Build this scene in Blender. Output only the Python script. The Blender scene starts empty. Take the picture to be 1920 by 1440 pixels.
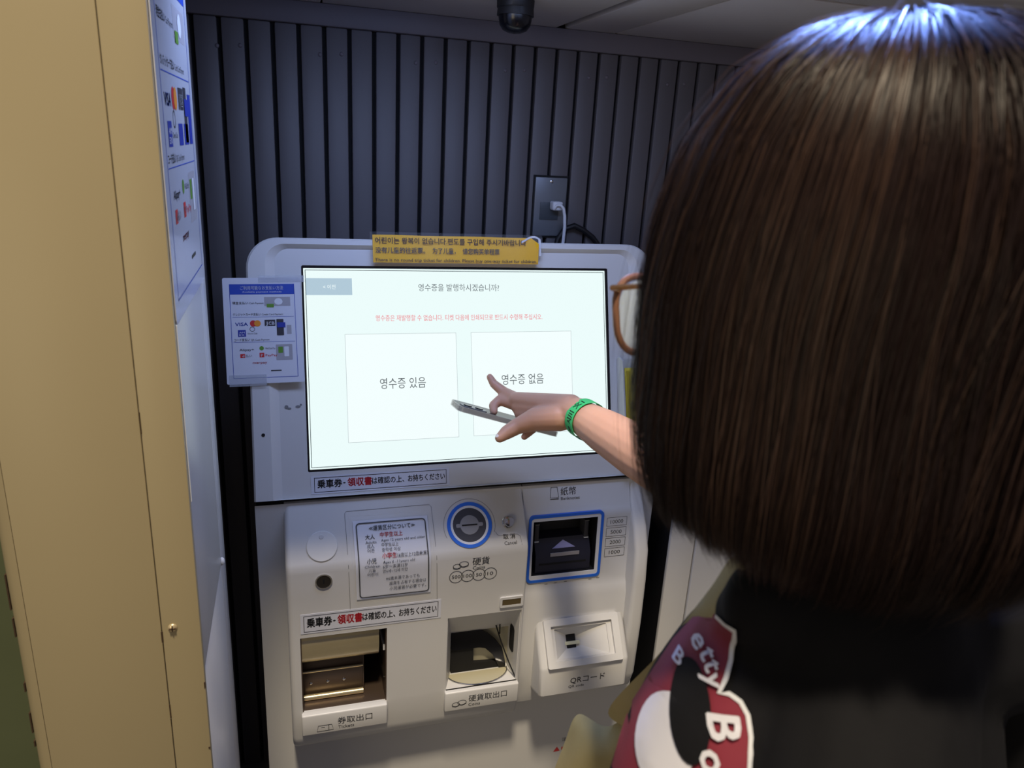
import bpy, bmesh, math, random
import numpy as np
from mathutils import Vector, Matrix
from mathutils.bvhtree import BVHTree
from mathutils.geometry import tessellate_polygon

random.seed(7)
rng = np.random.default_rng(11)
S = bpy.context.scene
COL = S.collection

# ------------------------------------------------------------------ camera
cam_d = bpy.data.cameras.new('camera')
cam = bpy.data.objects.new('camera', cam_d)
COL.objects.link(cam)
R_ = Vector((0.96058922, -0.27224486, 0.05613453))
D_ = Vector((-0.03299195, -0.31217739, -0.94945079))
F_ = Vector((0.27600703, 0.91018021, -0.30885612))
m = Matrix((R_, -D_, -F_)).transposed().to_4x4()
m.translation = (0, 0, 1.6)
cam.matrix_world = m
cam_d.sensor_width = 36.0
cam_d.lens = 1393.8 / 1920 * 36.0
cam_d.clip_start = 0.02
cam_d.dof.use_dof = True
cam_d.dof.focus_distance = 1.30
cam_d.dof.aperture_fstop = 10.0
S.camera = cam

# ------------------------------------------------------------------ light and exposure
S.view_settings.view_transform = 'Standard'
S.view_settings.look = 'None'
S.view_settings.exposure = 0.0
S.view_settings.gamma = 1.0
S.view_settings.use_curve_mapping = False
w = bpy.data.worlds.new('night_hall')
S.world = w
w.use_nodes = True
w.node_tree.nodes['Background'].inputs[0].default_value = (0.80, 0.76, 0.92, 1)
w.node_tree.nodes['Background'].inputs[1].default_value = 0.15


def area(name, loc, target, sx, sy, power, col):
    l = bpy.data.lights.new(name, 'AREA')
    l.shape = 'RECTANGLE'
    l.size, l.size_y = sx, sy
    l.energy = power
    l.color = col
    o = bpy.data.objects.new(name, l)
    COL.objects.link(o)
    o.location = loc
    o.rotation_euler = (Vector(target) - Vector(loc)).to_track_quat('-Z', 'Y').to_euler()
    return o


# warm hall lamp high behind the customer, cool tube under the niche ceiling, added blue spot for the crown, warm fill behind
area('warm_hall_lamp', (-0.25, -0.96, 6.0), (0.3, 1.2, 0.6), 0.5, 0.5, 350, (1.0, 0.85, 0.62))
area('cool_niche_tube', (0.28, 1.00, 1.825), (0.30, 1.14, 1.0), 0.70, 0.14, 4.2, (0.42, 0.56, 1.0))
spot = bpy.data.lights.new('added_crown_spot', 'SPOT')  # added lamp, aimed to bring blue onto the crown of the hair
spot.energy, spot.color, spot.shadow_soft_size = 150, (0.20, 0.34, 1.0), 0.08
spot.spot_size, spot.spot_blend = math.radians(42), 0.7
so = bpy.data.objects.new('added_crown_spot', spot)
COL.objects.link(so)
so.location = (0.50, 0.80, 2.08)
so.rotation_euler = (Vector((0.30, 0.30, 1.68)) - Vector(so.location)).to_track_quat('-Z', 'Y').to_euler()
area('warm_hall_fill', (-1.6, -1.6, 1.3), (-0.1, 0.8, 1.1), 1.2, 1.2, 11, (1.0, 0.83, 0.52))


# ------------------------------------------------------------------ helpers
def lin(c):
    return tuple((x / 255 / 12.92) if x / 255 <= 0.04045 else ((x / 255 + 0.055) / 1.055) ** 2.4 for x in c[:3]) + (1,)


def mat(name, rgb, rough=0.5, metal=0.0, noise=0.0, scale=40.0, bump=0.0, spec=0.5, emit=0.0, emit_rgb=None,
        alpha=1.0, trans=0.0, sss=0.0, stretch=None, rgb2=None):
    M = bpy.data.materials.new(name)
    M.use_nodes = True
    nt = M.node_tree
    b = nt.nodes['Principled BSDF']
    I = b.inputs
    I['Base Color'].default_value = lin(rgb)
    I['Roughness'].default_value = rough
    I['Metallic'].default_value = metal
    I['Specular IOR Level'].default_value = spec
    I['Alpha'].default_value = alpha
    I['Transmission Weight'].default_value = trans
    if sss:
        I['Subsurface Weight'].default_value = sss
        I['Subsurface Radius'].default_value = (1.0, 0.35, 0.2)
        I['Subsurface Scale'].default_value = 0.006
    if emit:
        I['Emission Color'].default_value = lin(emit_rgb or rgb)
        I['Emission Strength'].default_value = emit
    if noise or bump:
        tc = nt.nodes.new('ShaderNodeTexCoord')
        src = tc.outputs['Object']
        if stretch:
            mp = nt.nodes.new('ShaderNodeMapping')
            mp.inputs['Scale'].default_value = stretch
            nt.links.new(src, mp.inputs[0])
            src = mp.outputs[0]
        n = nt.nodes.new('ShaderNodeTexNoise')
        n.inputs['Scale'].default_value = scale
        n.inputs['Detail'].default_value = 5
        nt.links.new(src, n.inputs['Vector'])
        if noise:
            mx = nt.nodes.new('ShaderNodeMix')
            mx.data_type = 'RGBA'
            c = lin(rgb)
            c2 = lin(rgb2) if rgb2 else tuple(v * (1 - noise) for v in c[:3]) + (1,)
            mx.inputs[6].default_value = c
            mx.inputs[7].default_value = c2
            nt.links.new(n.outputs['Fac'], mx.inputs[0])
            nt.links.new(mx.outputs[2], I['Base Color'])
        if bump:
            bp = nt.nodes.new('ShaderNodeBump')
            bp.inputs['Strength'].default_value = bump
            bp.inputs['Distance'].default_value = 0.002
            nt.links.new(n.outputs['Fac'], bp.inputs['Height'])
            nt.links.new(bp.outputs[0], I['Normal'])
    return M


def finish(me, smooth=True, angle=35):
    if smooth and len(me.polygons):
        me.polygons.foreach_set('use_smooth', [True] * len(me.polygons))
        me.set_sharp_from_angle(angle=math.radians(angle))
    me.update()


def link(name, me, parent=None, material=None):
    o = bpy.data.objects.new(name, me)
    COL.objects.link(o)
    if material is not None:
        me.materials.clear()
        me.materials.append(material)
    if parent is not None:
        o.parent = parent
        o.matrix_parent_inverse = parent_matrix(parent).inverted()
    return o


def parent_matrix(p):
    mtx = p.matrix_basis.copy()
    if p.parent is not None:
        mtx = parent_matrix(p.parent) @ p.matrix_parent_inverse @ mtx
    return mtx


def obj(name, bm, material, parent=None, smooth=True, angle=35):
    bmesh.ops.recalc_face_normals(bm, faces=bm.faces)
    me = bpy.data.meshes.new(name)
    bm.to_mesh(me)
    bm.free()
    finish(me, smooth, angle)
    return link(name, me, parent, material)


def obj_pd(name, verts, faces, material, parent=None, smooth=True, angle=35):
    me = bpy.data.meshes.new(name)
    me.from_pydata([tuple(v) for v in verts], [], faces)
    finish(me, smooth, angle)
    return link(name, me, parent, material)


def tag(o, label=None, cat=None, group=None, kind=None):
    if label: o['label'] = label
    if cat: o['category'] = cat
    if group: o['group'] = group
    if kind: o['kind'] = kind
    return o


def empty(name, loc):
    o = bpy.data.objects.new(name, None)
    COL.objects.link(o)
    o.location = loc
    o.empty_display_size = 0.05
    return o


class Fr:
    """local frame: maps (x, y, z) to world"""
    def __init__(s, o, u, v, n):
        s.o, s.u, s.v, s.n = Vector(o), Vector(u).normalized(), Vector(v).normalized(), Vector(n).normalized()

    def __call__(s, x, y, z=0.0):
        return s.o + s.u * x + s.v * y + s.n * z


WORLD = Fr((0, 0, 0), (1, 0, 0), (0, 1, 0), (0, 0, 1))


def B():
    return bmesh.new()


def add_box(bm, F, x0, x1, y0, y1, z0, z1, bevel=0.0, seg=2):
    vs = [bm.verts.new(F(x, y, z)) for z in (z0, z1) for y in (y0, y1) for x in (x0, x1)]
    fs = [bm.faces.new([vs[i] for i in f]) for f in ((0, 2, 3, 1), (4, 5, 7, 6), (0, 1, 5, 4), (2, 6, 7, 3), (0, 4, 6, 2), (1, 3, 7, 5))]
    if bevel:
        es = list({e for f in fs for e in f.edges})
        bmesh.ops.bevel(bm, geom=es, offset=bevel, segments=seg, affect='EDGES', profile=0.5)
    return bm


def box(F, *a, **k):
    return add_box(B(), F, *a, **k)


def rr_pts(x0, x1, y0, y1, r, n=6, corners=(1, 1, 1, 1)):
    """rounded rectangle outline, counter-clockwise from bottom left; corners bl, br, tr, tl"""
    out = []
    for (cx, cy, a0, on) in ((x0, y0, 180, corners[0]), (x1, y0, 270, corners[1]), (x1, y1, 0, corners[2]), (x0, y1, 90, corners[3])):
        rr = r if on else 1e-5
        ox = cx + (rr if cx == x0 else -rr)
        oy = cy + (rr if cy == y0 else -rr)
        for i in range(n + 1):
            a = math.radians(a0 + 90 * i / n)
            out.append((ox + rr * math.cos(a), oy + rr * math.sin(a)))
    return out


def circ_pts(cx, cy, rx, ry=None, n=40, a0=0, a1=360):
    ry = ry or rx
    full = abs(a1 - a0) >= 360
    k = n if full else n + 1
    return [(cx + rx * math.cos(math.radians(a0 + (a1 - a0) * i / n)), cy + ry * math.sin(math.radians(a0 + (a1 - a0) * i / n))) for i in range(k)]


def add_plate(bm, F, pts, z0, z1, bev=0.0):
    """solid prism of a 2-D outline, front edge optionally chamfered"""
    n = len(pts)
    lo = [bm.verts.new(F(x, y, z0)) for x, y in pts]
    loops = [lo]
    if bev:
        cx = sum(p[0] for p in pts) / n
        cy = sum(p[1] for p in pts) / n
        loops.append([bm.verts.new(F(x, y, z1 - bev)) for x, y in pts])
        ins = []
        for i in range(n):
            a, b, c = Vector(pts[i - 1]), Vector(pts[i]), Vector(pts[(i + 1) % n])
            t = (c - a)
            t = t.normalized() if t.length > 1e-9 else Vector((1, 0))
            ins.append((b.x - t.y * bev, b.y + t.x * bev))
        loops.append([bm.verts.new(F(x, y, z1)) for x, y in ins])
    else:
        loops.append([bm.verts.new(F(x, y, z1)) for x, y in pts])
    for A, C in zip(loops, loops[1:]):
        for i in range(n):
            j = (i + 1) % n
            bm.faces.new((A[i], A[j], C[j], C[i]))
    bm.faces.new(lo[::-1])
    bm.faces.new(loops[-1])
    return bm


def plate(F, pts, z0, z1, bev=0.0):
    return add_plate(B(), F, pts, z0, z1, bev)


def add_ring(bm, F, outer, inner, z0, z1):
    n = len(outer)
    q = [[bm.verts.new(F(x, y, z)) for x, y in L] for L, z in ((outer, z0), (outer, z1), (inner, z1), (inner, z0))]
    for k in range(4):
        A, C = q[k], q[(k + 1) % 4]
        for i in range(n):
            j = (i + 1) % n
            bm.faces.new((A[i], A[j], C[j], C[i]))
    return bm


def ring(F, outer, inner, z0, z1):
    return add_ring(B(), F, outer, inner, z0, z1)


def add_tube(bm, pts, r, n=8, cap=True):
    pts = [Vector(p) for p in pts]
    rs = r if isinstance(r, (list, tuple)) else [r] * len(pts)
    up = None
    rings = []
    for i, p in enumerate(pts):
        t = (pts[min(i + 1, len(pts) - 1)] - pts[max(i - 1, 0)]).normalized()
        if up is None:
            up = t.orthogonal().normalized()
        else:
            up = (up - t * up.dot(t)).normalized()
        s = t.cross(up)
        rings.append([bm.verts.new(p + (up * math.cos(2 * math.pi * k / n) + s * math.sin(2 * math.pi * k / n)) * rs[i]) for k in range(n)])
    for A, C in zip(rings, rings[1:]):
        for k in range(n):
            bm.faces.new((A[k], A[(k + 1) % n], C[(k + 1) % n], C[k]))
    if cap:
        bm.faces.new(rings[0][::-1])
        bm.faces.new(rings[-1])
    return bm


def add_ball(bm, c, rx, ry=None, rz=None, axes=None, u=16, v=10):
    ry = ry or rx
    rz = rz or rx
    ret = bmesh.ops.create_uvsphere(bm, u_segments=u, v_segments=v, radius=1)
    A = axes or ((1, 0, 0), (0, 1, 0), (0, 0, 1))
    A = [Vector(a) for a in A]
    c = Vector(c)
    for vv in ret['verts']:
        p = vv.co
        vv.co = c + A[0] * p.x * rx + A[1] * p.y * ry + A[2] * p.z * rz
    return bm


def add_capsule(bm, a, b, ra, rb, n=14):
    a, b = Vector(a), Vector(b)
    t = (b - a)
    L = t.length
    t.normalize()
    pts, rs = [], []
    for k in range(5):
        an = math.pi / 2 * (1 - k / 5)
        pts.append(a - t * ra * math.sin(an)); rs.append(max(ra * math.cos(an), ra * 0.05))
    for k in range(7):
        s = k / 6
        pts.append(a + t * L * s); rs.append(ra + (rb - ra) * s)
    for k in range(1, 6):
        an = math.pi / 2 * k / 5
        pts.append(b + t * rb * math.sin(an)); rs.append(max(rb * math.cos(an), rb * 0.05))
    return add_tube(bm, pts, rs, n)


def chain(bm, pts, rs, n=14):
    for i in range(len(pts) - 1):
        add_capsule(bm, pts[i], pts[i + 1], rs[i], rs[i + 1], n)
    return bm


def apply_mods(o):
    dg = bpy.context.evaluated_depsgraph_get()
    me = bpy.data.meshes.new_from_object(o.evaluated_get(dg))
    old = o.data
    o.modifiers.clear()
    o.data = me
    me.name = old.name
    bpy.data.meshes.remove(old)
    return o


def cut(o, cutters):
    """boolean openings through o"""
    cs = []
    for bm in cutters:
        bmesh.ops.recalc_face_normals(bm, faces=bm.faces)
        me = bpy.data.meshes.new('opening')
        bm.to_mesh(me)
        bm.free()
        c = bpy.data.objects.new('opening', me)
        COL.objects.link(c)
        md = o.modifiers.new('b', 'BOOLEAN')
        md.operation = 'DIFFERENCE'
        md.solver = 'EXACT'
        md.object = c
        cs.append(c)
    bpy.context.view_layer.update()
    apply_mods(o)
    for c in cs:
        me = c.data
        bpy.data.objects.remove(c)
        bpy.data.meshes.remove(me)
    finish(o.data, True, 30)
    return o


def remesh(bm, voxel, smooth=3, factor=0.5):
    bmesh.ops.recalc_face_normals(bm, faces=bm.faces)
    me = bpy.data.meshes.new('r')
    bm.to_mesh(me)
    bm.free()
    o = bpy.data.objects.new('r', me)
    COL.objects.link(o)
    r = o.modifiers.new('r', 'REMESH')
    r.mode = 'VOXEL'
    r.voxel_size = voxel
    s = o.modifiers.new('s', 'SMOOTH')
    s.factor = factor
    s.iterations = smooth
    bpy.context.view_layer.update()
    apply_mods(o)
    me = o.data
    bpy.data.objects.remove(o)
    return me


# ---- lettering
TXT = {}


def text_geo(s):
    """flat filled outlines of a text, unit height, left aligned -> verts (n,2), faces, width"""
    k = s
    if k in TXT:
        return TXT[k]
    c = bpy.data.curves.new('t', 'FONT')
    c.body = s
    c.size = 1.0
    c.resolution_u = 2
    c.fill_mode = 'FRONT'
    o = bpy.data.objects.new('t', c)
    COL.objects.link(o)
    bpy.context.view_layer.update()
    dg = bpy.context.evaluated_depsgraph_get()
    me = o.evaluated_get(dg).to_mesh()
    n = len(me.vertices)
    co = np.zeros(n * 3)
    me.vertices.foreach_get('co', co)
    V = co.reshape(-1, 3)[:, :2].copy() if n else np.zeros((0, 2))
    Fc = [tuple(p.vertices) for p in me.polygons]
    o.evaluated_get(dg).to_mesh_clear()
    bpy.data.objects.remove(o)
    bpy.data.curves.remove(c)
    x0, x1 = (V[:, 0].min(), V[:, 0].max()) if n else (0, 1)
    V[:, 0] -= x0
    TXT[k] = (V, Fc, x1 - x0)
    return TXT[k]


class Print:
    """flat print collected into one mesh: lettering, lines, blocks, placed by a mapping function"""
    def __init__(s, F, z=0.0006):
        s.F, s.z, s.v, s.f = F, z, [], []
        s.cut = []

    def text(s, t, x, y, h, width=None, align='l', bold=0.0, rot=0.0, z=0.0):
        V, Fc, W = text_geo(t)
        sx = h if width is None else width / W
        V2 = V * np.array([sx, h])
        w_ = W * sx
        V2 = V2 - np.array([{'l': 0, 'c': w_ / 2, 'r': w_}[align], 0])
        if rot:
            c_, s_ = math.cos(rot), math.sin(rot)
            V2 = V2 @ np.array([[c_, s_], [-s_, c_]])
        d = bold * h * 1.1          # heavier strokes: overlapping copies a fraction of a stroke apart
        for ox, oy in (((-d, 0), (0, -d), (d, 0), (0, d)) if bold else ((0, 0),)):
            b = len(s.v)
            s.v += [s.F(x + p[0] + ox, y + p[1] + oy, s.z + z) for p in V2]
            s.f += [tuple(b + i for i in f) for f in Fc]
        return w_

    def poly(s, pts, z=0.0):
        b = len(s.v)
        s.cut.append((len(s.v), len(s.f)))
        s.v += [s.F(p[0], p[1], s.z + z) for p in pts]
        tris = tessellate_polygon([[Vector((p[0], p[1], 0)) for p in pts]])
        s.f += [tuple(b + i for i in t) for t in tris]

    def rect(s, x0, x1, y0, y1, z=0.0, n=1):
        s.cut.append((len(s.v), len(s.f)))
        for i in range(n):
            a, c = y0 + (y1 - y0) * i / n, y0 + (y1 - y0) * (i + 1) / n
            b = len(s.v)
            s.v += [s.F(x0, a, s.z + z), s.F(x1, a, s.z + z), s.F(x1, c, s.z + z), s.F(x0, c, s.z + z)]
            s.f.append((b, b + 1, b + 2, b + 3))

    def loop(s, pts, wd, closed=True, z=0.0):
        n = len(pts)
        b = len(s.v)
        for i in range(n):
            a = Vector(pts[i - 1] if (closed or i > 0) else pts[i])
            c = Vector(pts[(i + 1) % n] if (closed or i < n - 1) else pts[i])
            t = c - a
            t = t.normalized() if t.length > 1e-12 else Vector((1, 0))
            p = Vector(pts[i])
            q = Vector((-t.y, t.x)) * wd / 2
            s.v += [s.F(p.x + q.x, p.y + q.y, s.z + z), s.F(p.x - q.x, p.y - q.y, s.z + z)]
        for i in range(n if closed else n - 1):
            j = (i + 1) % n
            s.f.append((b + 2 * i, b + 2 * i + 1, b + 2 * j + 1, b + 2 * j))

    def frame(s, x0, x1, y0, y1, wd, z=0.0, n=8):
        s.rect(x0, x1, y0, y0 + wd, z)
        s.rect(x0, x1, y1 - wd, y1, z)
        s.rect(x0, x0 + wd, y0, y1, z, n)
        s.rect(x1 - wd, x1, y0, y1, z, n)

    def build_each(s, name, material, parent):
        """every printed patch an object of its own"""
        e = s.cut + [(len(s.v), len(s.f))]
        for (v0, f0), (v1, f1) in zip(e, e[1:]):
            obj_pd(name, s.v[v0:v1], [tuple(i - v0 for i in f) for f in s.f[f0:f1]], material, parent, smooth=False)

    def build(s, name, material, parent):
        return obj_pd(name, s.v, s.f, material, parent, smooth=False)


# ------------------------------------------------------------------ materials
M = {}
M['plastic'] = mat('white_plastic', (205, 204, 203), 0.38, noise=0.05, scale=9, bump=0.02, spec=0.45)
M['plastic2'] = mat('grey_white_plastic', (188, 188, 190), 0.42, noise=0.06, scale=9, spec=0.45)
M['dark'] = mat('black_gap', (9, 9, 12), 0.8)
M['blackgloss'] = mat('black_gloss_plastic', (14, 14, 19), 0.22)
M['blackmatte'] = mat('black_matte_plastic', (22, 22, 26), 0.5)
M['ink'] = mat('black_ink', (28, 28, 32), 0.6)
M['greyink'] = mat('grey_ink', (120, 120, 122), 0.6)
M['redink'] = mat('red_ink', (190, 36, 48), 0.6)
M['blue'] = mat('blue_trim', (38, 104, 214), 0.35)
M['blueink'] = mat('blue_ink', (30, 66, 168), 0.5)
M['paper'] = mat('white_paper', (214, 216, 222), 0.5)
M['gloss'] = mat('laminated_paper', (208, 210, 220), 0.16)
M['clear'] = mat('clear_film', (235, 238, 245), 0.12, alpha=0.025)
M['tape'] = mat('clear_tape', (200, 205, 215), 0.15, alpha=0.28)
M['yellow'] = mat('yellow_sign', (236, 178, 8), 0.28, noise=0.08, scale=12)
M['yellowink'] = mat('brown_ink', (92, 66, 26), 0.6)
M['metal'] = mat('brushed_steel', (168, 160, 148), 0.26, metal=1.0, noise=0.2, scale=60, stretch=(1, 12, 12))
M['satin'] = mat('satin_brass_steel', (214, 200, 164), 0.30, metal=0.75, noise=0.12, scale=60, stretch=(1, 12, 12))
M['chrome'] = mat('chrome', (205, 205, 208), 0.16, metal=1.0)
M['bronze'] = mat('dark_brown_metal', (88, 74, 64), 0.34, metal=0.5)
M['wall'] = mat('slat_paint', (92, 88, 91), 0.5, noise=0.08, scale=14, stretch=(6, 6, .6), bump=0.03)
M['fascia'] = mat('fascia_paint', (100, 94, 100), 0.55, noise=0.08, scale=8)
M['ceil'] = mat('ceiling_board', (205, 200, 200), 0.6, noise=0.08, scale=6)
M['pillar'] = mat('beige_paint', (160, 147, 116), 0.42, noise=0.07, scale=5, bump=0.04)
M['sheet'] = mat('white_painted_steel', (196, 197, 204), 0.33, noise=0.05, scale=6)
M['green'] = mat('dark_green_wall', (84, 92, 64), 0.6, noise=0.25, scale=7)
M['floor'] = mat('grey_floor_tile', (88, 86, 84), 0.5, noise=0.3, scale=12)
M['rust'] = mat('chipped_paint', (58, 40, 24), 0.8)

# ------------------------------------------------------------------ setting
fl = obj('floor', box(WORLD, -3.2, 3.2, -3.2, 2.0, -0.06, 0.0), M['floor'])
tag(fl, kind='structure')

# slatted wall behind the machine
wb = obj('wall_back', box(WORLD, -0.9, 2.4, 1.680, 1.78, 0.0, 2.2), M['dark'])
tag(wb, kind='structure')
pitch = 0.0491
x_first = -0.1265 - pitch * 12
bm = B()
add_box(bm, WORLD, 0.0, pitch - 0.0075, -0.016, 0.0, 0.0, 1.797, 0.003)
slat0 = None
for k in range(63):
    x = x_first + k * pitch + 0.006
    if slat0 is None:
        slat0 = obj('slat', bm, M['wall'], wb)
        o = slat0
    else:
        o = slat0.copy()
        COL.objects.link(o)
    o.location = (x, 1.6795, 0.0)
bolt0 = None
for k in range(-2, 6):
    for dx in (0.0, 0.042):
        if bolt0 is None:
            b_ = B()
            bmesh.ops.create_uvsphere(b_, u_segments=10, v_segments=6, radius=0.0042)
            bmesh.ops.scale(b_, vec=(1, 0.5, 1), verts=b_.verts)
            bolt0 = obj('bolt', b_, M['fascia'], wb)
            o = bolt0
        else:
            o = bolt0.copy()
            COL.objects.link(o)
        o.location = (0.0633 + k * 0.1925 + dx, 1.663, 1.745 + (0.004 if dx else 0))
tag(obj('trim_1', box(WORLD, -0.9, 2.4, 1.655, 1.680, 1.797, 1.838, 0.003), M['fascia']), kind='structure')

# niche ceiling of boards with open joints
ce = obj('ceiling', box(WORLD, -0.9, 2.6, 0.778, 1.69, 1.850, 1.90), M['dark'])
tag(ce, kind='structure')
for (x0, x1, y0, y1) in ((-0.9, 0.066, 1.125, 1.672), (0.069, 0.556, 1.125, 1.672), (0.578, 0.691, 1.125, 1.672), (0.694, 2.6, 1.125, 1.672),
                         (-0.9, 0.556, 0.776, 1.112), (0.578, 2.6, 0.776, 1.112)):
    obj('ceiling_board', box(WORLD, x0, x1, y0, y1, 1.838, 1.853, 0.002), M['ceil'], ce)

# left partition: beige front sheet, overlapping cover strip, white side sheet, rails
wl = obj('wall_left', box(WORLD, -0.300, -0.1215, 0.806, 1.035, 0.0, 1.90), M['sheet'])
tag(wl, kind='structure')
obj('front_panel', box(WORLD, -0.2925, -0.1610, 0.800, 0.806, 0.0, 1.90, 0.001), M['pillar'], wl)
obj('cover_strip', box(WORLD, -0.1600, -0.1190, 0.7985, 0.808, 0.0, 1.90, 0.0015), M['pillar'], wl)
bm = B()
pts = [(-0.2930, 0.801), (-0.3000, 0.8025), (-0.3060, 0.807), (-0.3095, 0.814), (-0.3105, 0.83), (-0.3105, 1.03), (-0.2930, 1.03)]
add_plate(bm, Fr((0, 0, 0), (1, 0, 0), (0, 1, 0), (0, 0, 1)), pts, 0.0, 1.90)
obj('corner_post', bm, M['pillar'], wl)
Fs = Fr((-0.119, 0, 0), (0, 1, 0), (0, 0, 1), (1, 0, 0))       # inner side of the partition, x = depth, y = height
obj('side_sheet', box(Fs, 0.8085, 1.040, 0.98, 1.90, -0.003, 0.0, 0.001), M['sheet'], wl)
obj('side_sheet', box(Fs, 0.8085, 1.040, 0.0, 0.978, -0.003, -0.0005, 0.001), M['sheet'], wl)
obj('rail', box(Fs, 1.043, 1.066, 0.0, 1.90, -0.012, -0.001, 0.003), M['sheet'], wl)
obj('rail', box(Fs, 1.072, 1.110, 0.0, 1.90, -0.016, -0.003, 0.004), M['sheet'], wl)
obj('back_sheet', box(Fs, 1.113, 1.190, 0.0, 1.90, -0.020, -0.010, 0.003), M['plastic2'], wl)
bm = B()
add_ball(bm, (-0.1485, 0.7985, 1.047), 0.0052, 0.0030, 0.0052)
sc = obj('screw', bm, mat('screw_head', (226, 208, 170), 0.3, metal=0.6), wl)
bm = B()
add_box(bm, WORLD, -0.1520, -0.1450, 0.7945, 0.7962, 1.0464, 1.0476)
add_box(bm, WORLD, -0.1491, -0.1479, 0.7945, 0.7962, 1.0435, 1.0505)
obj('cross_slot', bm, M['rust'], sc)
bm = B()
add_ball(bm, (-0.1185, 1.0465, 0.981), 0.004, 0.006, 0.006)
obj('screw', bm, M['paper'], wl)
bm = B()
for (x, z, a, h) in ((-0.1196, 0.962, .0008, .004), (-0.1205, 0.868, .0010, .0012), (-0.1604, 1.036, .0009, .007), (-0.1602, 0.93, .0006, .010), (-0.1598, 1.30, .0004, .012)):
    add_box(bm, WORLD, x - a, x + a, 0.7978, 0.7992, z - h, z + h)
for (z, h) in ((1.105, .022), (1.06, .012), (0.98, .006), (0.93, .014), (0.90, .004)):
    add_box(bm, WORLD, -0.3110, -0.3096, 0.812, 0.824, z - h, z + h)
tag(obj('chipped_spot', bm, M['rust'], wl), kind='stuff')

tag(obj('wall_side', box(WORLD, -3.0, -0.335, 0.98, 1.10, 0.0, 2.6), M['green']), kind='structure')
tag(obj('baseboard_side', box(WORLD, -3.0, -0.340, 0.965, 0.98, 0.0, 0.10), M['dark']), kind='structure')

# right partition beyond the dark gap
wr = obj('wall_right', box(WORLD, 0.752, 2.4, 1.250, 1.655, 0.0, 1.15), M['blackmatte'])
tag(wr, kind='structure')
obj('front_panel', box(WORLD, 0.748, 0.806, 1.240, 1.250, 0.0, 1.16, 0.002), M['plastic'], wr)
obj('front_panel', box(WORLD, 0.809, 1.30, 1.236, 1.250, 0.0, 1.16, 0.002), M['plastic2'], wr)
obj('front_panel', box(WORLD, 1.303, 2.4, 1.240, 1.250, 0.0, 1.16, 0.002), M['plastic2'], wr)

# ------------------------------------------------------------------ ticket machine
tm = empty('ticket_machine', (0.311, 1.44, 0.0))
tag(tm, 'white self-service ticket machine with a large lit touch screen', 'ticket machine')
TILT = math.radians(17.5)
cT, sT = math.cos(TILT), math.sin(TILT)
FS = Fr((0, 1.2574, 0.94), (1, 0, 0), (0, sT, cT), (0, -cT, sT))     # tilted monitor face
FX = Fr((0, 0, 0), (0, 1, 0), (0, 0, 1), (1, 0, 0))                   # side profiles: x = depth, y = height, z = across
XL, XR = -0.0820, 0.7060

# cabinet
bm = plate(FX, [(1.262, 0.0), (1.640, 0.0), (1.640, 1.28), (1.60, 1.345), (1.462, 1.3965), (1.302, 0.935), (1.262, 0.9585)][::-1], XL, XR)
for v in bm.verts:                                   # shoulders drawn in behind the rounded monitor corners
    if v.co.z > 1.3:
        v.co.x += .055 if v.co.x < .3 else -.055
bmesh.ops.triangulate(bm, faces=[f for f in bm.faces if len(f.verts) > 4])
body = obj('cabinet', bm, M['plastic'], tm)
cut(body, [box(WORLD, -0.024, 0.660, 1.10, 1.47, 0.475, 0.925)])
obj('seam_shade', box(WORLD, XL + 0.002, XR - 0.002, 1.272, 1.33, 0.90, 0.985), M['dark'], tm)  # black strip, paints the shade inside the open seam

# monitor housing: raised border, chamfer, inner face with the screen opening
HV0 = 0.0275
L0b = rr_pts(XL, XR, HV0, 0.4965, 0.055, 10, (0, 0, 1, 1))
L0 = rr_pts(XL + .003, XR - .003, HV0, 0.4935, 0.053, 10, (0, 0, 1, 1))
L1 = rr_pts(-0.050, 0.672, HV0 + .0002, 0.4850, 0.034, 10, (0, 0, 1, 1))
L2 = rr_pts(-0.034, 0.656, HV0 + .0004, 0.4780, 0.026, 10, (0, 0, 1, 1))
L3 = rr_pts(0.0115, 0.6095, 0.0730, 0.4485, 0.003, 10)
bm = B()
lo = [[bm.verts.new(FS(x, y, z)) for x, y in L] for L, z in ((L0b, -.060), (L0b, .006), (L0, .009), (L1, .009), (L2, 0.0), (L3, 0.0), (L3, -.008))]
n = len(L0)
for A, C in zip(lo, lo[1:]):
    for i in range(n):
        j = (i + 1) % n
        bm.faces.new((A[i], A[j], C[j], C[i]))
bm.faces.new(lo[0][::-1])
obj('monitor_housing', bm, M['plastic'], tm, angle=28)
bm = ring(FS, rr_pts(0.0115, 0.6095, 0.0730, 0.4485, 0.003, 4), rr_pts(0.0150, 0.6045, 0.0772, 0.4440, 0.001, 4), -.008, -.0015)
obj('screen_bezel', bm, M['blackgloss'], tm)
for x in (-0.0629,):
    obj('hole_cap', plate(FS, circ_pts(x, 0.1457, .0030, n=16), .0088, .0098), M['dark'], tm)
pr = Print(FS, 0.0007)
for (x, y, a, b) in ((-0.0220, 0.1935, .0035, .0035), (-0.0170, 0.1905, .0035, .0020), (-0.0020, 0.1935, .0045, .0025), (0.003, 0.1965, .002, .002)):
    pr.poly(circ_pts(x, y, a, b, 10))
tag(pr.build('tape_residue', M['greyink'], tm), kind='stuff')

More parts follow.
